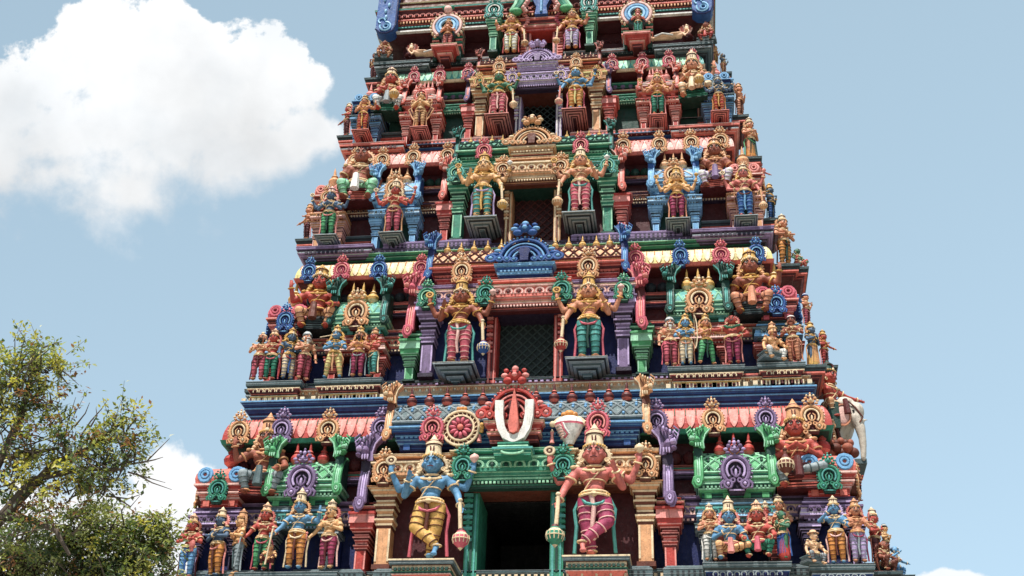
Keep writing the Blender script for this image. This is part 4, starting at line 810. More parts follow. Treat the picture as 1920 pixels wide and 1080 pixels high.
        k.tube([(H0[0]-.014, H0[1]-.070, H0[2]+.10), (H0[0]-.012, H0[1]-.073, H0[2]+.06), (H0[0], H0[1]-.078, H0[2]+.045), (H0[0]+.012, H0[1]-.073, H0[2]+.06), (H0[0]+.014, H0[1]-.070, H0[2]+.10)], .006, 'dred', 5)
        k.ell((H0[0], H0[1]-.078, H0[2]+.025), (.02, .012, .026), 'cream', 8, 5)
    elif crown == 'turban':
        for i in range(3): k.torus((H0[0], H0[1], H0[2]+.0+i*.026), .068-.014*i, .026, ccol if i != 1 else 'white', ax='z', n=16, m=6)
        k.ell((H0[0], H0[1], H0[2]+.03), (.066, .066, .055), ccol)
    elif crown == 'bun': k.ell((H0[0], H0[1]+.02, H0[2]), (.084, .08, .055), ccol); k.ell((H0[0], H0[1]+.01, H0[2]+.07), (.035, .035, .035), ccol)
    elif crown == 'hat': k.lathe((H0[0], H0[1], H0[2]+.0), [(.12, -.005, ccol), (.12, .01, ccol), (.075, .02, ccol), (.06, .07, ccol), (0, .08, ccol)], ccol, 14)
    else: k.ell((H0[0], H0[1]+.02, H0[2]-.03), (.08, .076, .055), ccol)
    k.obj('crown' if crown in ('tall', 'cone') else 'headgear', root, smooth=50)
    if halo:
        h = M(); c0 = hp((0, .045, -.012))
        h.ell(c0, (.114, .022, .112), hair, 16, 6); h.torus((c0[0], c0[1]-.012, c0[2]), .111, .018, hair, n=26, m=6); h.torus((c0[0], c0[1]-.022, c0[2]), .088, .006, 'dred', n=20, m=5); h.torus((c0[0], c0[1]-.016, c0[2]), .076, .010, hair, n=20, m=5)
        for i in range(22): a = 2*pi*i/22; h.ell((c0[0]+.130*cos(a), c0[1]-.01, c0[2]+.130*sin(a)), (.012, .014, .012), hair, 6, 4)
        for s in (-1, 1):
            for i in range(3): h.ell(q((s*(.10+.014*i), .0, .86-.03*i)), (.024, .022, .024), hair, 7, 5)
        h.obj('hair', root, smooth=50)
    if beard:
        d = M(); d.ell(hp((0, -.05, -.062)), (.036, .026, .05), beard, 9, 7); d.ell(hp((0, -.045, -.105)), (.022, .02, .04), beard, 8, 6); d.tube([hp((-.03, -.06, -.028)), hp((0, -.076, -.026)), hp((.03, -.06, -.028))], .009, beard, 6)
        for s in (-1, 1): d.ell(hp((s*.045, -.01, -.03)), (.02, .03, .045), beard, 7, 5)
        d.obj('beard', root, smooth=50)
    if sash and not sit:
        d = M()
        for s in (-1, 1): d.tube([q((s*.105*f, .02, .53)), q((s*.15, .03, .42)), q((s*.135, .03, .27)), q((s*.15, .04, .04))], .014, sash, 6); 
        d.tube([q((-.02, -.09, .52)), q((.0, -.085, .40)), q((-.012, -.07, .25)), q((.0, -.06, .12))], [.02, .018, .016, .012], trim, 6)
        d.tube([q((-.105*f, -.03, .52)), q((-.06, -.085, .44)), q((0, -.095, .42)), q((.06, -.085, .44)), q((.105*f, -.03, .52))], .013, sash, 6)
        d.obj('sash', root, smooth=50)
    elif sit and sash:
        d = M(); d.tube([q((-.10, -.05, .54)), q((0, -.20, .47)), q((.10, -.05, .54))], .016, sash, 6); d.tube([(0, -.2, .26+(.0 if legs != 'lotus' else -.1)), (0, -.22, .06)], [.03, .045], sash, 7); d.obj('sash', root, smooth=50)
    if seat:
        d = M(); w = .22 if H < .9 else .15; hz_ = .50+dz-.055
        d.bands(-w, w, -.06, .16, 0, hz_, [(1, .03, .03, seat), (.4, .0, .0, 'dred'), (1, .0, .0, seat), (.5, .03, .03, seat)]); d.obj('seat', root)
    if mace:
        s, mc, shaft = mace; d = M(); w = q((s*ARM['mace'][1][0], ARM['mace'][1][1], ARM['mace'][1][2])) if (L if s < 0 else R) == 'mace' else q((s*.1, -.2, .55))
        w = V(w)+V((s*.0, -.03, 0)); bt = V((w.x+s*.02, w.y, .06+.03)) if not sit else V((w.x+s*.0, w.y-.04, .10))
        d.tube([w+V((0, 0, .05)), w, w.lerp(bt, .6), bt+V((0, 0, .1))], [.012, .016, .016, .014], shaft, 8); d.ell(w+V((0, 0, .06)), (.02, .02, .02), shaft, 8, 6)
        d.lathe(bt, [(.0, -.055, 'cream'), (.02, -.03, mc), (.055, .01, mc), (.066, .05, mc), (.06, .085, 'cream'), (.04, .11, mc), (.034, .125, 'dred'), (.02, .15, shaft)], mc, 12)
        for i in range(12): a = 2*pi*i/12; d.tube([bt+V((.057*cos(a), .057*sin(a), .012)), bt+V((.068*cos(a), .068*sin(a), .05)), bt+V((.061*cos(a), .061*sin(a), .088))], .004, 'cream', 4)
        d.torus(bt+V((0, 0, .05)), .067, .005, 'cream', ax='z', n=14, m=4)
        d.obj('mace', root, smooth=40)
    if four:
        for s, kind, kc in ((-1, 'wheel', four[0]), (1, 'shell', four[1])):
            d = M(); w = V(q((s*BACK[1][0], BACK[1][1]-.01, BACK[1][2]+.09)))
            if kind == 'wheel':
                d.torus(w, .034, .012, kc, n=16, m=6); d.torus(w, .018, .006, 'dred', n=12, m=5); d.ell(w, (.012, .014, .012), kc, 8, 5); d.ell(w+V((0, .006, 0)), (.03, .006, .03), kc, 12, 5); d.obj('wheel', root, smooth=50)
            else:
                d.lathe(w-V((0, 0, .045)), [(.004, 0, kc), (.022, .02, kc), (.036, .045, kc), (.036, .06, kc), (.02, .075, kc), (.008, .095, kc)], kc, 10); d.torus(w+V((0, 0, .01)), .03, .008, kc, n=12, m=5); d.obj('shell', root, smooth=50)
    if extra: extra(root, q, H, arms)
    return root
def bow(s, k='cream'):
    def f(root, q, H, arms):
        d = M(); w = V(arms[0 if s < 0 else 1][2]); pts = [w+V((s*(.03+.05*cos(a)*1.2), -.04, .42*sin(a)*.9)) for a in [rad(-80+160*i/10) for i in range(11)]]
        d.tube(pts, .011, k, 6); d.tube([pts[0], pts[-1]], .003, k, 4); d.obj('bow', root, smooth=50)
    return f
def staff(s, k='pink'):
    def f(root, q, H, arms):
        d = M(); w = V(arms[0 if s < 0 else 1][2])+V((0, -.035, 0)); d.tube([(w.x+s*.04, w.y, .02), (w.x, w.y, w.z), (w.x-s*.01, w.y, w.z+.08)], .012, k, 7); d.ell((w.x-s*.01, w.y, w.z+.09), (.02, .02, .02), k); d.obj('staff', root, smooth=50)
    return f
def flute(k='cream'):
    def f(root, q, H, arms):
        d = M(); d.tube([q((-.26, -.16, .80)), q((.04, -.15, .86))], .009, k, 6); d.obj('flute', root, smooth=50)
    return f
def wings(k='ochre', k2='dred'):
    def f(root, q, H, arms):
        for s in (-1, 1):
            d = M(); 
            for i in range(5): d.tube([q((s*.08, .04, .74)), q((s*(.17+.03*i), .05, .86-.07*i)), q((s*(.24-.012*i), .05, .78-.11*i)), q((s*(.2-.02*i), .05, .66-.11*i))], .018, k if i % 2 == 0 else k2, 6)
            d.torus(q((s*.19, .03, .82)), .05, .018, k, n=12); d.obj('wing', root, smooth=50)
    return f
def flames(k='pink'):
    def f(root, q, H, arms):
        d = M()
        for s in (-1, 1):
            for i in range(9): a = i/8; d.ell(q((s*(.10+.20*sin(a*2.6)), .05, .62+.52*a)), (.045, .02, .03), k, 7, 5)
        d.obj('flame_mantle', root, smooth=50)
    return f
def shield(k='spink'):
    def f(root, q, H, arms):
        d = M(); d.ell(q((.11, -.18, .52)), (.05, .035, .09), k, 10, 7); d.tube([q((.11, -.2, .46)), q((.12, -.19, .40))], .03, k, 7); d.obj('bundle', root, smooth=50)
    return f
def garland(k='sgreen'):
    def f(root, q, H, arms):
        d = M(); d.tube([q((-.12, -.04, .79)), q((-.07, -.13, .71)), q((.02, -.15, .69)), q((.1, -.11, .74)), q((.13, -.03, .79))], .025, k, 7); d.obj('garland', root, smooth=50)
    return f
G1 = 'door guardian statues'; G2 = 'figures standing on the tower ledges'; G3 = 'large seated figures beside the barrel shrines'; G4 = 'figures on the flank of the tower'
# --- lowest storey in view
statue('guardian_statue', 'blue four armed guardian in ochre trousers with red mace, left of the lowest doorway', 800, 1049, 806, 0, .02, 'sblue', 'gold', 'point', 'mace', 'crossL', 0, 'tall', 'cream', 'cream', ('cream', 'lpink'), 'brown', 'rose', (1, 'rose', 'cream'), group=G1)
statue('guardian_statue', 'red four armed guardian in magenta trousers with green mace, right of the lowest doorway', 1115, 1043, 784, 0, .02, 'spink', 'magenta', 'mace', 'point', 'crossR', 0, 'tall', 'cream', 'cream', ('cream', 'cream'), 'lpink', 'teal', (-1, 'green', 'cream'), group=G1)
A = 'standing_statue'
statue(A, 'red skinned figure in light blue trousers holding a pink cloth bundle, outermost at lower left', 346, 1084, 957, 0, .14, 'sred', 'lblue', 'fold', 'hold', trim='blue', sash='dred', hair='sbrown', crown='cone', ccol='spale', extra=shield(), group=G2)
statue(A, 'dark blue figure with folded arms in an orange skirt, turned left beside the blue-trousered figure', 400, 1082, 945, 0, .16, 'sdblue', 'orange', 'fold', 'fold', rz=-28, trim='brown', sash='pink', hair='pink', crown='cone', group=G2, stache=True)
statue(A, 'yellow skinned figure in grey trousers with hand to chest, seen in left profile', 441, 1080, 948, 0, .16, 'syel', 'grey', 'chest', 'chest', rz=-62, trim='slate', sash='grey', hair='ochre', crown='cone', ccol='ochre', halo=True, group=G2)
statue(A, 'red skinned figure in green trousers reaching down to the left, below the green barrel roof', 486, 1070, 936, 0, .12, 'sred', 'vgreen', 'low', 'chest', trim='dgreen', sash='rose', hair='spink', crown='cone', ccol='spale', extra=staff(-1, 'grey'), group=G2)
statue(A, 'large blue figure in yellow trousers with a pale staff, tallest of the lower left group', 550, 1067, 908, 0, .06, 'sblue', 'orange', 'low', 'raise', trim='brown', sash='cream', hair='ochre', crown='tall', extra=staff(-1, 'cream'), group=G2)
statue(A, 'tan figure in magenta trousers leaning on a staff, right end of the lower left group', 611, 1067, 930, 0, .12, 'syel', 'magenta', 'low', 'chest', rz=-14, trim='dred', sash='lpink', hair='spink', crown='cone', extra=staff(-1, 'pink'), group=G2, stache=True)
statue('crouching_statue', 'small pale yellow crouching creature at the feet of the large blue figure', 502, 1062, 1018, 0, .0, 'syel', 'dred', 'knee', 'knee', 'crouch', crown='none', ccol='ochre', halo=False, sash=None, group=G2)
statue('seated_statue', 'red brown seated giant in grey trousers above the lower left figures', 487, 935, 766, 0, .42, 'sbrown', 'grey', 'raise', 'knee', 'sit', 8, 'tall', 'ochre', 'spale', None, 'slate', 'slate', seat='dred', group=G3)
statue('seated_statue', 'red seated giant with a long mace above the lower right figures', 1500, 922, 738, 0, .40, 'sred', 'grey', 'chest', 'chest', 'sitx', -4, 'tall', 'ochre', 'spale', None, 'slate', 'dred', seat='dred', mace=(-1, 'brown', 'brown'), group=G3)
statue(A, 'tan figure in white drapery, left of the blue figure on the red bench', 1334, 1052, 938, 0, .14, 'stan', 'white', 'chest', 'chest', rz=4, trim='slate', sash='white', hair='ochre', crown='cone', group=G2)
statue('seated_statue', 'blue seated figure in yellow cloth on the red bench', 1371, 1054, 922, 0, .04, 'sblue', 'syel', 'chest', 'down', 'sitx', 0, 'tall', 'cream', 'pink', None, 'brown', 'pink', group='pair seated on the red bench')
statue('seated_statue', 'red seated figure with green trousers on the bench', 1425, 1050, 930, 0, .06, 'sred', 'green', 'knee', 'knee', 'sit', -8, 'cone', 'spale', 'spink', None, 'dgreen', 'rose', group='pair seated on the red bench')
statue(A, 'tan crowned attendant behind the grey-green figure at the right end of the bench', 1466, 1040, 921, 0, .34, 'stan', 'pink', 'chest', 'fold', trim='dred', sash='pink', hair='stan', crown='cone', group=G2)
statue(A, 'red skinned attendant holding up a pale fan behind the bench', 1441, 1040, 934, 0, .34, 'sred', 'dred', 'raise', 'chest', trim='maroon', sash='dred', hair='spink', crown='cone', group=G2)
statue(A, 'bare-headed grey-green figure in a red robe at the right end of the bench group', 1472, 1049, 955, 0, .08, 'sgreen', 'red', 'pray', 'pray', rz=-50, robe=True, trim='blue', sash='blue', crown='none', ccol='slate', halo=False, group=G2)
statue('crouching_statue', 'pale thin boy in a wide hat sitting at the lower right ledge', 1529, 1059, 992, 0, .0, 'spale', 'grey', 'down', 'knee', 'sit', 35, 'hat', 'spale', halo=False, sash=None, seat='slate', extra=None, group=G2)
statue(A, 'blue figure in orange trousers raising a hand to the mouth, lower right ledge', 1573, 1057, 923, 0, .06, 'sblue', 'orange', 'mouth', 'hold', rz=-8, trim='brown', sash='lpink', hair='lilac', crown='cone', group=G2)
statue(A, 'tan figure in mauve trousers with hands on belly, right of the blue figure in orange', 1613, 1055, 928, 0, .10, 'stan', 'lilac', 'hold', 'hold', rz=6, trim='grey', sash='magenta', hair='spink', crown='cone', ccol='ochre', stache=True, group=G2)
# --- second storey
statue('guardian_statue', 'brown skinned guardian in pink trousers with a blue mace, left of the second doorway', 858, 682, 512, 1, .0, 'sbrown', 'rose', 'point', 'mace', 'st', 0, 'tall', 'gold', 'gold', ('gold', 'lpink'), 'lpink', 'teal', (1, 'blue', 'cream'), group=G1)
statue('guardian_statue', 'tan guardian in green trousers with a red mace, right of the second doorway', 1104, 673, 502, 1, .0, 'stan', 'teal', 'mace', 'point', 'st', 0, 'tall', 'gold', 'gold', ('gold', 'lpink'), 'dgreen', 'rose', (-1, 'red', 'cream'), group=G1)
statue(A, 'black-bearded tan figure in red trousers, leftmost on the second storey ledge', 481, 713, 619, 1, .08, 'stan', 'rose', 'hold', 'chest', trim='dred', sash='dred', crown='bun', ccol='cream', beard='black', halo=False, group=G2)
statue(A, 'red figure in green trousers holding a hoop, left group of the second storey', 504, 713, 612, 1, .10, 'sred', 'green', 'chest', 'down', trim='dgreen', sash='rose', crown='cone', hair='spink', ccol='spale', group=G2)
statue(A, 'dark figure in cream trousers turned right, left group of the second storey', 537, 712, 610, 1, .08, 'sdblue', 'cream', 'down', 'fold', rz=35, trim='blue', sash='red', crown='cone', ccol='gold', hair='gold', group=G2)
statue(A, 'white-bearded figure in red turned right, left group of the second storey', 566, 712, 620, 1, .10, 'stan', 'rose', 'chest', 'down', rz=40, trim='dred', sash='dred', crown='turban', ccol='grey', beard='white', halo=False, group=G2)
statue(A, 'blue flute player in yellow trousers on the left of the second storey', 623, 709, 605, 1, .06, 'sblue', 'yellow', 'fold', 'hold', 'wide', trim='ochre', sash='ochre', crown='cone', ccol='gold', hair='gold', extra=flute(), group=G2)
statue(A, 'black-bearded figure in magenta trousers beside the blue flute player', 668, 706, 607, 1, .08, 'stan', 'magenta', 'chest', 'chest', trim='dred', sash='grey', crown='cone', ccol='gold', hair='ochre', beard='black', group=G2)
statue(A, 'red figure in green trousers turned left, beside the black-bearded magenta one', 697, 705, 610, 1, .10, 'sred', 'teal', 'mouth', 'chest', rz=-45, trim='dgreen', sash='cream', crown='cone', ccol='ochre', hair='spink', halo=False, group=G2)
statue('seated_statue', 'red brown seated giant raising one hand, beside the left dark green barrel roof', 590, 624, 490, 1, .42, 'sred', 'ochre', 'raise', 'knee', 'sit', 6, 'cone', 'gold', 'gold', None, 'brown', 'brown', seat='dslate', group=G3)
statue('seated_statue', 'orange brown seated giant with bare chest, beside the right dark green barrel roof', 1413, 596, 458, 1, .40, 'sbrown', 'stan', 'down', 'raise', 'sit', -4, 'cone', 'gold', 'ochre', None, 'brown', 'stan', seat='dslate', group=G3)
statue(A, 'white-haired old figure in red, leftmost on the right second storey ledge', 1258, 686, 592, 1, .08, 'stan', 'rose', 'down', 'hold', rz=10, trim='dred', sash='rose', crown='turban', ccol='grey', beard='white', halo=False, group=G2)
statue(A, 'blue bowman in cream trousers between the old figure and the archer, second storey', 1288, 684, 583, 1, .08, 'sblue', 'cream', 'fold', 'hold', trim='grey', sash='stan', crown='cone', ccol='gold', hair='gold', extra=bow(1), group=G2)
statue(A, 'tan archer in green skirt drawing to the right on the second storey', 1326, 683, 583, 1, .05, 'stan', 'vgreen', 'chest', 'reach', 'wide', rz=20, trim='dgreen', sash='dgreen', crown='cone', ccol='gold', hair='ochre', extra=bow(1, 'ochre'), group=G2)
statue(A, 'stout red figure in magenta trousers with a dark green garland, right of the archer', 1377, 682, 590, 1, .05, 'sred', 'magenta', 'reach', 'hip', rz=-8, trim='dred', sash='pink', crown='none', ccol='black', hair='spink', fat=1.35, stache=True, extra=garland(), group=G2)
statue('seated_statue', 'bearded tan figure in white cloth sitting on a grey block, second storey', 1452, 678, 598, 1, .04, 'syel', 'white', 'down', 'knee', 'sit', 30, 'cone', 'ochre', 'sbrown', None, 'grey', None, beard='sbrown', seat='slate', halo=False, group=G2)
statue(A, 'turbaned figure in a pink robe standing beside the seated bearded one', 1490, 679, 588, 1, .08, 'sbrown', 'stan', 'chest', 'hold', rz=-12, trim='sbrown', sash='stan', crown='turban', ccol='dred', beard='sbrown', halo=False, group=G2)
statue(A, 'blue headed figure in a mustard robe at the right corner of the second storey', 1526, 690, 598, 1, .30, 'sdblue', 'gold', 'pray', 'pray', rz=48, robe=True, trim='ochre', sash='ochre', crown='cone', ccol='gold', hair='ochre', group=G2)
# --- third storey
statue('guardian_statue', 'golden tan guardian in teal trousers with a gold mace, left of the third doorway', 903, 409, 279, 2, .0, 'syel', 'teal', 'point', 'mace', 'st', 0, 'tall', 'gold', 'gold', ('gold', 'white'), 'gold', 'lilac', (1, 'gold', 'cream'), group=G1)
statue('guardian_statue', 'reddish tan guardian in pink trousers with a gold mace, right of the third doorway', 1088, 400, 268, 2, .0, 'stan', 'rose', 'mace', 'point', 'st', 0, 'tall', 'cream', 'gold', ('gold', 'white'), 'lpink', 'teal', (-1, 'ochre', 'cream'), group=G1)
D = 'deity_statue'; G5 = 'four armed figures on corbels'
statue(D, 'grey-blue four armed figure in green trousers at the left corner of the third storey', 612, 444, 346, 2, .02, 'sdblue', 'vgreen', 'chest', 'chest', 'st', 0, 'cone', 'lpink', 'pink', ('cream', 'pink'), 'dgreen', 'pink', group=G5)
statue(D, 'red four armed figure in red trousers in front of the left light blue barrel roof', 735, 438, 330, 2, .02, 'sred', 'rose', 'chest', 'chest', 'st', 0, 'tall', 'cream', 'cream', ('cream', 'pink'), 'dred', 'ochre', group=G5)
statue(D, 'golden four armed figure in magenta trousers in front of the right light blue barrel roof', 1271, 412, 305, 2, .02, 'syel', 'magenta', 'chest', 'chest', 'st', 0, 'tall', 'gold', 'gold', ('gold', 'gold'), 'dred', 'stan', group=G5)
statue(D, 'tan figure in blue trousers at the right corner of the third storey', 1399, 407, 302, 2, .02, 'spink', 'blue', 'hip', 'mace', 'st', 0, 'cone', 'cream', 'gold', ('cream', 'pink'), 'lblue', 'brown', (1, 'ochre', 'ochre'), group=G5)
statue('seated_statue', 'big bellied red brown giant in a white wrap on the left of the third storey', 670, 384, 278, 2, .42, 'sbrown', 'lgreen', 'down', 'down', 'sit', 4, 'none', 'sbrown', 'spale', None, 'vgreen', 'white', fat=1.2, seat='dred', group=G3)
statue('seated_statue', 'broad red brown giant in a white and mauve wrap, right side of third storey', 1344, 358, 250, 2, .40, 'sbrown', 'white', 'down', 'down', 'sit', -4, 'cone', 'ochre', 'spale', None, 'lilac', 'purple', fat=1.15, seat='dred', group=G3)
# --- fourth storey
statue('guardian_statue', 'green skinned guardian in pink trousers left of the fourth doorway', 933, 216, 126, 3, .0, 'sgreen', 'rose', 'hip', 'mace', 'st', 0, 'cone', 'gold', 'ochre', ('gold', 'gold'), 'lpink', 'pink', (1, 'spale', 'cream'), group=G1)
statue('guardian_statue', 'blue guardian in orange trousers right of the fourth doorway', 1079, 206, 118, 3, .0, 'sblue', 'orange', 'mace', 'hip', 'st', 0, 'cone', 'gold', 'ochre', ('cream', 'sdblue'), 'yellow', 'rose', (-1, 'pink', 'pink'), group=G1)
statue(D, 'tan figure in bright red trousers at the left corner of the fourth storey', 678, 245, 176, 3, .02, 'stan', 'red', 'chest', 'raise', 'st', 0, 'cone', 'gold', 'ochre', None, 'gold', 'dred', group=G5)
statue(D, 'golden winged figure with red head on the left of the fourth storey', 786, 239, 166, 3, .02, 'syel', 'syel', 'pray', 'pray', 'st', 0, 'cone', 'red', 'sred', None, 'dred', 'ochre', extra=wings(), group=G5)
statue(D, 'tan four armed figure in green trousers in front of the right pink barrel roof', 1234, 216, 132, 3, .02, 'stan', 'green', 'chest', 'chest', 'st', 0, 'cone', 'gold', 'ochre', ('gold', 'pink'), 'dgreen', 'pink', group=G5)
statue(D, 'grey-blue four armed figure in red orange trousers at the right corner of the fourth storey', 1349, 209, 138, 3, .02, 'sdblue', 'red', 'chest', 'chest', 'st', 0, 'cone', 'grey', 'grey', ('grey', 'lblue'), 'gold', 'orange', group=G5)
statue('seated_statue', 'red seated giant in white leggings, left side of the fourth storey', 727, 215, 122, 3, .40, 'sred', 'white', 'chest', 'fold', 'sit', 6, 'cone', 'cream', 'ochre', None, 'grey', 'grey', mace=(1, 'gold', 'ochre'), seat='dgreen', group=G3)
statue('seated_statue', 'tan seated giant in cream cloth leaning on a mace, fourth storey', 1301, 190, 88, 3, .38, 'stan', 'cream', 'chest', 'raise', 'sitx', -6, 'tall', 'cream', 'ochre', None, 'ochre', 'cream', mace=(1, 'gold', 'gold'), seat='dgreen', group=G3)
# --- top storey in view
statue('guardian_statue', 'tan guardian in white leggings with a pink flame mantle left of the topmost doorway', 957, 99, 20, 4, .0, 'stan', 'white', 'raise', 'mace', 'st', 0, 'cone', 'gold', 'gold', None, 'yellow', 'red', (1, 'ochre', 'cream'), extra=flames(), group=G1)
statue('guardian_statue', 'tan guardian in lilac-white leggings with a red flame mantle right of the topmost doorway', 1072, 91, 12, 4, .0, 'stan', 'lilac', 'mace', 'raise', 'st', 0, 'cone', 'gold', 'gold', None, 'white', 'magenta', (-1, 'ochre', 'cream'), extra=flames('rose'), group=G1)
statue(D, 'tan praying figure in the round-arched niche on the upper left', 838, 92, 32, 4, .02, 'stan', 'spink', 'pray', 'pray', 'st', 0, 'cone', 'ochre', 'ochre', None, 'dred', 'dred', group='niche figures of the top storey')
statue(D, 'pale figure in green cloth in the round-arched niche on the upper right', 1197, 66, 12, 4, .02, 'spink', 'green', 'pray', 'pray', 'st', 0, 'cone', 'red', 'vgreen', None, 'teal', 'dred', group='niche figures of the top storey')
statue('seated_statue', 'small golden brown figure sitting at the left end of the top ledge', 719, 112, 76, 4, .1, 'sbrown', 'ochre', 'chest', 'knee', 'sit', 12, 'none', 'sbrown', 'ochre', None, 'dred', 'brown', seat='slate', group='small figures on the top ledge')
statue('seated_statue', 'small red and cream figure sitting at the right end of the top ledge', 1325, 79, 38, 4, .1, 'sbrown', 'red', 'knee', 'chest', 'sit', -12, 'bun', 'sbrown', 'ochre', None, 'dred', 'red', seat='slate', group='small figures on the top ledge')
def recline(label, u, v, s):
    y = TY[4]+.12; x, z = P(u, v, y); H = .85; root = thing('reclining_statue', label, 'statue', (x, y, z), 0, 'reclining figures on the top ledge', H); b = M()
    b.cap((-s*.2, 0, .10), (s*.02, 0, .075), .075, .06); b.cap((s*.02, -.02, .075), (s*.25, -.03, .12), .055, .04); b.cap((s*.25, -.03, .12), (s*.45, -.02, .05), .04, .028); b.cap((s*.02, .03, .07), (s*.3, .03, .06), .055, .04); b.cap((s*.3, .03, .06), (s*.5, .02, .04), .04, .028)
    b.cap((-s*.22, 0, .12), (-s*.3, -.01, .2), .035, .034); b.ell((-s*.32, -.02, .24), (.06, .06, .07)); b.ell((-s*.32, -.08, .235), (.012, .014, .02)); b.ell((s*.49, -.03, .06), (.025, .03, .04))
    b.cap((-s*.22, -.05, .13), (-s*.28, -.1, .02), .03, .024); b.cap((-s*.28, -.1, .02), (-s*.36, -.08, .14), .024, .018); b.cap((-s*.18, -.05, .15), (-s*.0, -.09, .12), .028, .018); hand(b, (-s*.0, -.09, .12), (s, 0, -.2), s); hand(b, (-s*.36, -.08, .14), (0, 0, 1), s)
    link('body', remesh(b, 'figure', .014, 2), root).data.materials.append(mat('spale'))
    d = M(); d.tube([(s*.0, -.08, .07), (s*.24, -.085, .13), (s*.42, -.06, .07)], .02, 'white', 6); d.obj('sash', root, smooth=50)
    d = M(); d.lathe((-s*.32, -.01, .28), [(.06, 0, 'cream'), (.05, .05, 'dred'), (.05, .07, 'cream'), (.02, .12, 'cream'), (0, .15, 'cream')], 'cream', 10); d.obj('crown', root, smooth=50)
    d = M()
    for i in range(7): a = rad(20+140*i/6); d.tube([(-s*.3, .05, .12), (-s*.3+.12*cos(a), .05, .22+.13*sin(a)), (-s*.3+.15*cos(a), .0, .26+.16*sin(a))], [.03, .022, .02], 'spink' if i % 2 else 'lpink', 6)
    for i in range(3): d.torus((-s*.34, .02, .03+.03*i), .12-.02*i, .025, 'dred', ax='z', n=14, m=5)
    d.obj('serpent_hood', root, smooth=50)
recline('pale figure reclining under a serpent hood on the left of the top ledge', 795, 106, 1)
recline('pale figure reclining under a serpent hood on the right of the top ledge', 1262, 74, -1)
# --- flank figures: they stand out from the right and left sides behind the corner
def flank(label, u, v, top, x, skin, cloth, L, R, rz, **k):
    y, z = PX(u, v, x); y = min(max(y, -.6), YB-1)
    x2, z2 = P(u, v, y); return statue(k.pop('name', 'flank_statue'), label, u, v, top, 0, 0, skin, cloth, L, R, rz=rz, base_y=y, xz=(x2, z2), group=G4, **k)
def flank2(label, u, v, top, y, skin, cloth, L, R, rz, **k): return statue(k.pop('name', 'flank_statue'), label, u, v, top, 0, 0, skin, cloth, L, R, rz=rz, base_y=y, group=G4, **k)
flank2('red crowned figure facing right at the lower right corner of the tower', 1645, 1062, 945, .75, 'sred', 'dred', 'chest', 'pray', 70, crown='cone', hair='spink', trim='maroon', sash='brown')
flank2('brown winged figure squatting at the lower right corner beside the flute player', 1661, 1074, 1012, .45, 'sbrown', 'brown', 'chest', 'reach', 55, crown='none', ccol='sbrown', halo=False, legs='crouch', sash=None, trim='brown', extra=wings('brown', 'sbrown'))
flank2('blue figure playing a horn at the extreme lower right', 1682, 1082, 1022, .9, 'sblue', 'sblue', 'mouth', 'reach', 60, crown='none', ccol='sdblue', halo=False, legs='sit', sash=None, trim='blue')
flank2('gold figure with a dark turban behind the squatting one on the lower right flank', 1664, 1050, 980, 1.3, 'syel', 'gold', 'chest', 'chest', 60, crown='turban', ccol='dslate', halo=False, trim='brown')
flank2('red armed rider on the white elephant', 1561, 795, 668, 1.55, 'sred', 'ochre', 'raise', 'reach', 50, crown='cone', hair='sred', ccol='dgreen', legs='sit', sash='dred', name='rider_statue', trim='cream')
flank2('small red figure on the right flank above the elephant rider', 1548, 690, 614, 1.7, 'sred', 'red', 'chest', 'reach', 60, crown='cone', hair='sred', ccol='gold', trim='dred')
flank2('red orange figure with arms crossed on the right flank of the third storey', 1473, 500, 396, 1.75, 'stan', 'orange', 'fold', 'fold', 40, crown='cone', hair='ochre', trim='dgreen', sash='brown')
flank2('small green squatting creature at the right edge below the third storey', 1497, 505, 465, 1.9, 'sgreen', 'red', 'knee', 'knee', 40, crown='none', ccol='grey', halo=False, legs='crouch', sash=None, trim='cream')
flank2('grey-blue figure on the right flank of the third storey', 1447, 415, 340, 1.9, 'sdblue', 'blue', 'chest', 'chest', 60, crown='cone', hair='slate', ccol='gold', trim='dslate', sash='dgreen')
flank2('orange figure with green robe on the right flank under the fourth storey', 1409, 300, 216, 2.2, 'stan', 'orange', 'chest', 'chest', 45, crown='cone', hair='ochre', robe=True, trim='dgreen', sash='vgreen')
flank2('tan slender figure on the right flank of the fourth storey', 1388, 220, 152, 2.4, 'stan', 'stan', 'raise', 'chest', 60, crown='cone', hair='stan', ccol='ochre', trim='brown', sash='brown')
flank2('small dark blue figure near the top right edge', 1357, 140, 98, 2.5, 'sdblue', 'ochre', 'chest', 'raise', 60, crown='bun', hair='slate', ccol='spale', halo=False, trim='brown')
flank2('tan figure with arms out at the left edge of the third storey', 574, 452, 378, 1.9, 'stan', 'maroon', 'reach', 'chest', -55, crown='cone', hair='stan', ccol='ochre', trim='dred')
flank2('red figure at the left edge of the fourth storey', 649, 258, 190, 2.3, 'sred', 'dred', 'reach', 'chest', -60, crown='cone', hair='spink', trim='dred')
flank2('tan figure with green wreath at the left edge near the top', 700, 150, 98, 2.4, 'sbrown', 'dred', 'chest', 'chest', -40, crown='turban', ccol='dslate', halo=False, trim='dred')
flank2('small tan figure with green robe at the right edge between third and fourth storeys', 1427, 352, 296, 2.2, 'spink', 'vgreen', 'chest', 'reach', 55, crown='cone', hair='stan', ccol='ochre', robe=True, trim='dgreen', sash=None)
flank2('small red figure raising an arm at the right edge near the lotus cluster', 1611, 938, 862, 1.2, 'sred', 'dred', 'chest', 'chest', 65, crown='cone', hair='spink', ccol='ochre', trim='maroon')
flank2('tan figure with a blue head band at the right edge of the second storey', 1514, 612, 548, 1.6, 'stan', 'rose', 'chest', 'raise', 60, crown='turban', ccol='blue', halo=False, trim='dred')
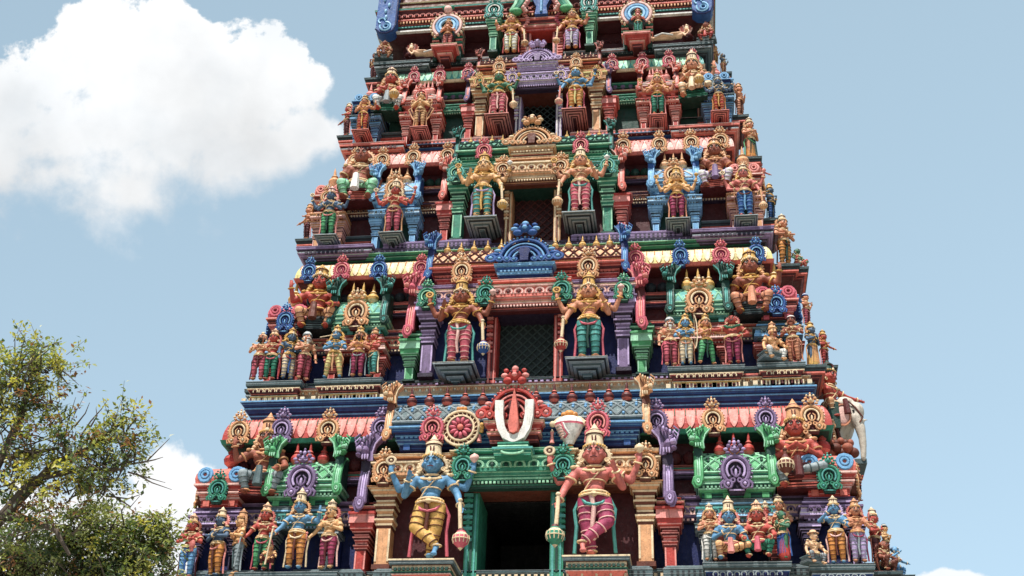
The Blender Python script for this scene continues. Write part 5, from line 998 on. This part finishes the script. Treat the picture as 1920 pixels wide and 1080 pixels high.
flank2('small gold figure at the right edge below the top ledge', 1343, 118, 84, 2.7, 'syel', 'gold', 'chest', 'raise', 55, crown='cone', hair='ochre', ccol='ochre', trim='brown')
# ------------------------------------------------------------------ white elephant on the right flank
ey = 1.6; ex, ez = P(1592, 850, ey)
el = thing('elephant_statue', 'white elephant statue with a hanging trunk standing out from the right flank', 'elephant statue', (ex, ey, ez))
def ep(u, v, d=0): x, z = P(u, v, ey+d); return V((x-ex, d, z-ez))
b = M(); hr = .30
b.ell(ep(1566, 800, .1), (.30, .30, .34)); b.ell(ep(1590, 778), (.20, .18, .24)); b.ell(ep(1583, 765, .02), (.2, .19, .18)); b.ell(ep(1604, 772, -.05), (.14, .15, .16))
tp = [ep(1603, 784, -.1), ep(1612, 800, -.12), ep(1617, 822, -.12), ep(1619, 845, -.12), ep(1619, 860, -.12)]
for i in range(4): r = (.12, .085, .062, .05, .042); b.cap(tp[i], tp[i+1], r[i], r[i+1])
b.cap(ep(1569, 808, -.1), ep(1571, 856, -.1), .10, .075); b.ell(ep(1571, 858, -.12), (.09, .1, .05)); b.cap(ep(1552, 820, .3), ep(1553, 862, .3), .14, .1)
for s in (-1, 1): b.cap(ep(1610, 790, .05+s*.15), ep(1626, 787, .0+s*.15), .03, .014)
o = link('body', remesh(b, 'elephant', .02, 3), el); o.data.materials.append(mat('hide'))
d = M(); d.ell(ep(1580, 778, -.22), (.11, .03, .17), 'lpink', 12, 8); d.torus(ep(1580, 778, -.235), .12, .015, 'stan', n=18, sz=1.5); d.obj('ear', el, smooth=50)
d = M(); d.ell(ep(1600, 770, -.2), (.02, .02, .018), 'black'); d.obj('eye', el, smooth=50)
d = M(); d.tube([ep(1590, 752, -.18), ep(1604, 764, -.2), ep(1618, 782, -.2), ep(1612, 792, -.2)], .014, 'brown', 6); d.tube([ep(1566, 762, -.3), ep(1568, 800, -.3), ep(1575, 824, -.2)], .03, 'dred', 6); d.box(*[q for q in (ep(1556, 800, -.3).x, ep(1576, 800, -.3).x)], -.34, -.2, ep(1566, 818).z, ep(1566, 770).z, 'dgreen'); d.obj('harness', el, smooth=50)
m = M(); x0 = 4.3; m.box(x0, ex+.24, ey-.12, ey+.6, ez-.22, ez-.14, 'slate'); m.box(x0, ex+.1, ey-.05, ey+.5, ez-.3, ez-.22, 'dred'); m.obj('flank_ledge', tower)
m = M(); x, z = P(1578, 852, 1.0)
for i in range(7): m.ell((x+.17*cos(i*pi/3)*(i < 6), .95-.05*sin(i*pi/3), z+.07*sin(i*pi/3)*(i < 6)), (.09, .09, .08), ('brown', 'sbrown')[i % 2])
for i in range(5): m.ell((x-.14+.07*i, .95, z+.16+.03*(i == 2)), (.055, .06, .06), ('sbrown', 'brown')[i % 2])
m.box(x-.5, x+.02, .9, 1.3, z-.16, z-.06, 'dred'); m.obj('lotus_knob', tower, smooth=40)
# flank brackets under the side figures
for (u, v, y, w) in ((1645, 1064, .75, .3), (1664, 1078, .5, .25), (1683, 1086, .9, .3), (1548, 694, 1.7, .25), (1475, 506, 1.8, .3), (1497, 509, 1.9, .22), (1447, 419, 1.9, .25), (1409, 304, 2.2, .25), (1388, 224, 2.4, .2), (1357, 144, 2.5, .2), (574, 456, 1.9, .22), (649, 262, 2.3, .2), (700, 154, 2.4, .2), (1526, 693, .9, .25)):
    x, z = P(u, v, y); s = 1 if x > 0 else -1; m = M(); a, b_ = sorted((s*(abs(x)-1.6), s*(abs(x)+w*.6)))
    m.bands(a, b_, y-w*.6, y+.7, z-.2, z, [(1, -.1, -.03, 'dred'), (.4, .0, .0, 'salmon'), (1, -.02, .02, 'dslate'), (.5, .03, .03, 'slate')]); m.obj('flank_bracket', tower)
# ------------------------------------------------------------------ emblems over the lowest doorway
def emblem(name, label, u, v, y): x, z = P(u, v, y); return thing(name, label, 'emblem', (x, y, z))
ey_ = .12
e = emblem('forehead_mark_emblem', 'white U-shaped mark around a red flame on a green base, above the lowest doorway', 963, 838, -.12)
def rel(u, v, y): x, z = P(u, v, y); return (x-e.location.x, z-e.location.z)
cx_, tz = rel(963, 752, -.12); wU = .30
out = [(-.36, .98), (-.35, .62), (-.30, .36), (-.20, .16), (-.08, .09), (0, .06), (.08, .09), (.20, .16), (.30, .36), (.35, .62), (.36, .98), (.20, .98), (.20, .66), (.165, .42), (.10, .27), (0, .22), (-.10, .27), (-.165, .42), (-.20, .66), (-.20, .98)]
sx = .98*tz/1.0/.98; sxx = (rel(999, 800, -.12)[0]-rel(926, 800, -.12)[0])/.72
def tri(m, poly, y0, y1, k):
    n = len(poly)//2
    for i in range(n-1):
        a = [poly[i], poly[i+1], poly[2*n-2-i], poly[2*n-1-i]]; m.prism(a, y0, y1, k)
m = M(); tri(m, [(a*sxx, b_*tz) for a, b_ in out], -.08, .04, 'white'); m.obj('white_mark', e)
m = M(); pts = [(0, 1.22), (-.035, 1.0), (-.06, .8), (-.085, .55), (-.095, .4), (-.07, .28), (0, .24), (.07, .28), (.095, .4), (.085, .55), (.06, .8), (.035, 1.0)]
m.prism([(a*sxx, b_*tz) for a, b_ in pts], -.12, .03, 'salmon'); m.obj('red_flame', e)
m = M(); m.bands(-.27, .27, -.12, .1, -.18, .05, [(1, 0, .0, 'green'), (.3, .03, .03, 'teal'), (.8, -.02, -.06, 'lgreen'), (.3, -.04, -.04, 'green')]); 
m.torus((0, -.13, -.11), .16, .02, 'lgreen', a0=180, a1=360, n=12, sz=.3); m.obj('base', e, smooth=30)
e = emblem('wheel_emblem', 'round wheel emblem with pink petals and a pierced cream rim, left of the U-shaped mark', 862, 846, ey_)
cz = rel(862, 804, ey_)[1]; R = (rel(898, 804, ey_)[0]-rel(826, 804, ey_)[0])/2
m = M(); m.prism([(R*.98*cos(2*pi*i/36), cz+R*.98*sin(2*pi*i/36)) for i in range(36)], -.02, .04, 'brown'); m.torus((0, -.03, cz), R*.95, .022, 'cream', n=36); m.torus((0, -.035, cz), R*.68, .02, 'cream', n=32)
for i in range(22): a = 2*pi*i/22; m.tube([(R*.72*cos(a), -.03, cz+R*.72*sin(a)), (R*.92*cos(a+.12), -.03, cz+R*.92*sin(a+.12))], .008, 'cream', 5)
m.obj('rim', e, smooth=50)
m = M(); m.prism([(R*.64*cos(2*pi*i/30), cz+R*.64*sin(2*pi*i/30)) for i in range(30)], -.045, 0, 'dred')
for i in range(11): a = 2*pi*i/11+.2; m.ell((R*.40*cos(a), -.05, cz+R*.40*sin(a)), (R*.2, .03, R*.10), 'rose', 8, 6, rot=Matrix.Rotation(-a, 3, 'Y'))
m.ell((0, -.07, cz), (R*.17, .03, R*.17), 'salmon', 10, 6); m.obj('petal_disc', e, smooth=50)
m = M()
for i, (a, k) in enumerate(((90, 'orange'), (180, 'gold'), (0, 'gold'))):
    for j in range(-1, 2): an = rad(a+j*9); m.ell((R*1.1*cos(an), -.02, cz+R*1.1*sin(an)), (.035, .03, .035), k, 7, 5)
for s in (-1, 1): m.lathe((s*R*.98, 0, cz-R*.75), [(.04, 0, 'pink'), (.02, .12, 'green'), (.03, .18, 'cream'), (0, .24, 'cream')], 'pink', 8)
m.obj('flame_tufts', e, smooth=50)
m = M(); m.bands(-.10, .10, -.04, .12, -.06, cz-R*.95, [(1, .0, .0, 'ochre'), (.4, .04, .04, 'cream'), (1, -.02, -.04, 'ochre'), (1.2, -.06, -.06, 'red'), (.4, -.03, -.03, 'cream')]); m.obj('base', e)
e = emblem('conch_emblem', 'white conch shell emblem with a pink band, right of the U-shaped mark', 1067, 846, ey_)
m = M(); zt_ = rel(1067, 782, ey_)[1]; zb_ = rel(1067, 833, ey_)[1]; hc_ = zt_-zb_; R = (rel(1094, 800, ey_)[0]-rel(1038, 800, ey_)[0])/2
m.lathe((0, .02, zb_), [(R*.3, 0, 'white'), (R*.4, hc_*.12, 'white'), (R*.72, hc_*.4, 'white'), (R*.98, hc_*.68, 'rose'), (R*1.0, hc_*.76, 'white'), (R*.9, hc_*.9, 'white'), (R*.5, hc_*1.02, 'white'), (0, hc_*1.07, 'white')], 'white', 20, .6)
m.tube([(-R*.45, -.13, zb_+hc_*.66), (-R*.32, -.15, zb_+hc_*.45), (-R*.05, -.13, zb_+hc_*.25), (-R*.3, -.08, zb_+hc_*.16)], .018, 'rose', 6); m.tube([(-R*.36, -.14, zb_+hc_*.66), (-R*.2, -.16, zb_+hc_*.45), (R*.08, -.13, zb_+hc_*.25)], .016, 'white', 6)
for i in range(5): m.tube([(-R*(.9-.09*i), -.02, zb_+hc_*(.62-.11*i)), (-R*(.6-.05*i), -.13, zb_+hc_*(.58-.11*i)), (-R*.32, -.15, zb_+hc_*(.5-.08*i))], .012, 'lpink', 5)
m.obj('shell', e, smooth=50)
m = M(); m.torus((0, .02, zb_+hc_*.62), R*1.12, .03, 'cream', a0=15, a1=165, n=20, sz=.75); m.ell((0, 0, zt_+.06), (.08, .05, .05), 'orange')
for s in (-1, 1): m.ell((s*.08, 0, zt_+.04), (.05, .04, .04), 'orange'); m.ell((s*R*1.12, 0, zb_+hc_*.75), (.05, .04, .05), 'cream'); m.lathe((s*R*1.15, 0, zb_+.02), [(.04, 0, 'pink'), (.02, .12, 'pink'), (.03, .18, 'cream'), (0, .24, 'cream')], 'pink', 8)
m.obj('flame_arch', e, smooth=50)
m = M(); m.bands(-.10, .10, -.04, .12, -.06, zb_, [(1, .0, .0, 'ochre'), (.4, .04, .04, 'cream'), (.9, -.02, -.04, 'ochre'), (.8, -.06, -.05, 'orange')]); m.obj('base', e)
# red bench with its gabled back
y = .2; x, z = P(1405, 1052, y); be = thing('bench', 'red bench with a gabled back behind the seated blue and red figures', 'bench', (x, y, z))
m = M(); m.bands(-.42, .42, -.05, .3, .22, .34, [(1, 0, .02, 'dred'), (.5, .04, .04, 'salmon')]); m.obj('seat', be)
for s in (-1, 1): m = M(); m.bands(s*.36-.05, s*.36+.05, -.02, .28, 0, .22, [(1, .01, .0, 'dred'), (1, .0, .02, 'red')]); m.obj('leg', be)
m = M(); m.box(-.4, .4, .32, .36, .3, .78, 'dred'); m.prism([(-.42, .76), (.42, .76), (.0, 1.14)], .31, .37, 'red'); m.tube([(-.42, .30, .78), (0, .30, 1.16), (.42, .30, .78)], .022, 'cream', 6); m.tube([(-.3, .29, .8), (0, .29, 1.06), (.3, .29, .8)], .014, 'pink', 6); m.tube([(-.05, .27, .55), (-.02, .27, .9), (-.10, .27, 1.1), (-.06, .27, 1.18)], .015, 'lpink', 6); m.obj('backrest', be)
# ------------------------------------------------------------------ ground
def stuff_mat(name, c1, c2, scale):
    m = bpy.data.materials.new(name); m.use_nodes = True; t = m.node_tree; n = t.nodes; b = n['Principled BSDF']; g = n.new('ShaderNodeNewGeometry'); q = n.new('ShaderNodeTexNoise'); q.inputs['Scale'].default_value = scale; q.inputs['Detail'].default_value = 8
    t.links.new(g.outputs['Position'], q.inputs['Vector']); r = n.new('ShaderNodeMix'); r.data_type = 'RGBA'; r.inputs[6].default_value = c1+(1,); r.inputs[7].default_value = c2+(1,); t.links.new(q.outputs['Fac'], r.inputs[0]); t.links.new(r.outputs[2], b.inputs['Base Color']); b.inputs['Roughness'].default_value = .9; return m
gm = bpy.data.meshes.new('ground'); gm.from_pydata([(-900, -900, 0), (900, -900, 0), (900, 900, 0), (-900, 900, 0)], [], [(0, 1, 2, 3)]); gm.materials.append(stuff_mat('earth', (.10, .085, .06), (.16, .14, .10), .6))
g = link('ground', gm); g['kind'] = 'structure'
gm = bpy.data.meshes.new('paving'); gm.from_pydata([(-12, -22, .01), (12, -22, .01), (12, 12, .01), (-12, 12, .01)], [], [(0, 1, 2, 3)]); gm.materials.append(stuff_mat('bounce_paving', (.36, .33, .29), (.48, .45, .40), 2.))  # unseen paving, added pale to bounce light up onto the undersides
g = link('paving', gm); g['kind'] = 'structure'
# ------------------------------------------------------------------ trees
def leafmat(name, c):
    m = bpy.data.materials.new(name); m.use_nodes = True; t = m.node_tree; n = t.nodes; b = n['Principled BSDF']; b.inputs['Base Color'].default_value = c+(1,); b.inputs['Roughness'].default_value = .45
    tr = n.new('ShaderNodeBsdfTranslucent'); tr.inputs[0].default_value = (c[0]*1.6, c[1]*1.7, c[2]*.8, 1); mxs = n.new('ShaderNodeMixShader'); mxs.inputs[0].default_value = .35
    t.links.new(b.outputs[0], mxs.inputs[1]); t.links.new(tr.outputs[0], mxs.inputs[2]); t.links.new(mxs.outputs[0], n['Material Output'].inputs[0]); return m
LM = [leafmat('leaf_olive', (.17, .19, .05)), leafmat('leaf_green', (.085, .12, .045)), leafmat('leaf_yellow', (.40, .36, .08)), leafmat('leaf_dark', (.035, .065, .025)), leafmat('leaf_rust', (.22, .10, .05)), leafmat('leaf_light', (.27, .29, .12))]
BARK = stuff_mat('bark', (.045, .03, .02), (.10, .075, .055), 20)
def tree(label, name, base, ycrown, lumps, seedn, nleaf, ls, wts, limbs, twigs=()):
    rnd = random.Random(seedn); root = thing(name, label, 'tree', base); B = V(base)
    def loc(u, v, d=0): x, z = P(u, v, ycrown+d); return V((x, ycrown+d, z))-B
    tr = M(); top = loc(*limbs[0][0])
    tr.tube([(0, 0, -.1), (.05, 0, 1.2), top*.55+V((.1, .1, .2)), top], [.26, .2, .15, .09], BARK, 10)
    for lb in limbs:
        pts = [loc(*p) for p in lb]; n = len(pts)
        if lb is not limbs[0]: pts = [top*.9]+pts; n += 1
        tr.tube(pts, [.05*(1-.8*i/(n-1))+.008 for i in range(n)], BARK, 7)
    tr.obj('trunk', root, smooth=60)
    br = M(); lf = M(); total = sum(l[2]*l[3] for l in lumps)
    for (u, v, ru, rv, dens, tone) in [l if len(l) == 6 else l+(None,) for l in lumps]:
        c = loc(u, v); pxm = (ycrown-CY)/ray(u, v).y/FPX; rx, rz_ = ru*pxm, rv*pxm; n = int(nleaf*ru*rv*dens/total)
        # boughs, then sprays of leaves along them
        nb = max(4, int(n/26)); 
        for i in range(nb):
            a = rnd.uniform(0, 2*pi); r = sqrt(rnd.random()); dpt = rnd.gauss(0, .45)*rx
            p = c+V((rx*r*cos(a), dpt, rz_*r*sin(a))); 
            if i % 2 == 0:
                st = c+V((rnd.gauss(0, .2)*rx, dpt*.5, -rz_*.4+rnd.gauss(0, .2)*rz_)); mid = st.lerp(p, .5)+V((rnd.gauss(0, .05), 0, rnd.uniform(0, .12))); br.tube([st, mid, p], [.012, .008, .004], BARK, 4)
            d = V((rnd.gauss(0, 1), rnd.gauss(0, .7), rnd.gauss(.1, .8))).normalized(); L = rnd.uniform(.16, .34)
            tone_i = tone if tone is not None and rnd.random() < .55 else rnd.choices(range(6), wts)[0]
            br.tube([p-d*.05, p+d*L], [.004, .002], BARK, 3)
            k = int(n/nb)
            for j in range(k):
                t_ = j/k; q = p+d*L*t_+V((rnd.gauss(0, .035), rnd.gauss(0, .035), rnd.gauss(0, .035))); ld = (d*.3+V((rnd.gauss(0, .8), rnd.gauss(0, .8), rnd.gauss(-.25, .6)))).normalized(); up = V((rnd.gauss(0, .5), rnd.gauss(-.2, .5), 1)).normalized(); sd_ = ld.cross(up); 
                if sd_.length < .05: continue
                sd_.normalize(); l = ls*rnd.uniform(.6, 1.3); w = l*rnd.uniform(.2, .3); nn = sd_.cross(ld)*l*.12
                lf.add([q, q+ld*l*.45+sd_*w+nn, q+ld*l, q+ld*l*.45-sd_*w+nn], [(0, 1, 2, 3)], LM[tone_i if rnd.random() < .8 else rnd.choices(range(6), wts)[0]])
    for tw in twigs:
        pts = [loc(*p) for p in tw]; n = len(pts); br.tube(pts, [.012*(1-.75*i/(n-1)) for i in range(n)], BARK, 5)
    br.obj('branches', root, smooth=60); lf.obj('crown', root)
tree('airy olive green tree with yellowing leaves and bare twigs at the left edge', 'sparse_leafed_tree', (-7.2, -4.6, 0), -4.6,
     [(30, 672, 60, 40, .7, 0), (95, 682, 52, 30, 1.0, 5), (55, 720, 75, 60, .8, 2), (10, 760, 60, 70, .8, 1), (90, 745, 45, 40, .5, 1), (45, 830, 95, 70, .55, 4), (130, 850, 85, 55, .55, 0), (225, 800, 55, 30, .9, 2), (200, 860, 75, 60, .9, 1), (240, 845, 40, 45, .8, 5), (120, 905, 80, 40, .6, 2), (190, 915, 45, 28, .8, 0), (20, 900, 60, 50, .7, 3), (60, 950, 60, 30, .5, 4), (240, 765, 18, 12, .6, 0), (110, 780, 50, 35, .3, 4), (40, 632, 12, 9, .8, 0), (140, 985, 50, 25, .3, 4), (30, 1000, 70, 50, .7, 1)],
     3, 15500, .062, (6, 3, 3.4, 1.8, 1.8, 3),
     [[(-60, 1000), (-40, 900), (0, 860), (60, 850), (110, 840)], [(40, 780), (60, 700), (60, 650)], [(100, 870), (170, 840), (230, 790)], [(60, 900), (150, 880), (230, 880)], [(0, 970), (60, 975), (105, 995), (130, 1040)]],
     [[(120, 830), (128, 790), (142, 745)], [(150, 820), (170, 790), (192, 765), (203, 748)], [(140, 800), (160, 775), (168, 755)], [(245, 870), (275, 865), (300, 840), (318, 822)], [(262, 868), (290, 862), (306, 857)], [(240, 885), (275, 895), (310, 905)], [(255, 888), (285, 905), (322, 918)], [(110, 690), (130, 705), (148, 722)], [(80, 652), (100, 645), (116, 640)], [(200, 930), (240, 935), (270, 925)], [(205, 925), (245, 950), (262, 930)], [(110, 700), (125, 718), (132, 720)], [(170, 800), (182, 780), (180, 765)]])
tree('denser green tree with blue-green leaves filling the lower left corner', 'bushy_tree', (-6.0, -3.2, 0), -3.2,
     [(60, 1050, 95, 62, 1.2, 1), (150, 1010, 60, 50, 1.1, 1), (230, 990, 75, 36, 1.1, 5), (265, 1040, 60, 60, 1.25, 1), (300, 1000, 26, 34, .8, 0), (160, 1075, 80, 40, 1.2, 3), (230, 1085, 90, 45, 1.2, 3), (0, 1080, 70, 50, 1.3, 3), (310, 1060, 18, 38, .8, 5), (130, 965, 30, 14, .5, 4)],
     5, 15000, .066, (6, 3, 2, 1.8, 1.0, 4.5),
     [[(100, 1200), (140, 1080), (190, 1030), (240, 1010)], [(200, 1080), (215, 1050), (228, 1030)], [(60, 1100), (70, 1040), (90, 1000)]], [[(285, 990), (296, 975), (302, 962)], [(310, 1010), (318, 990), (322, 978)]])
for o in S.objects:
    if o.type == 'MESH' and o.data and not o.data.materials: o.data.materials.append(mat('ochre'))
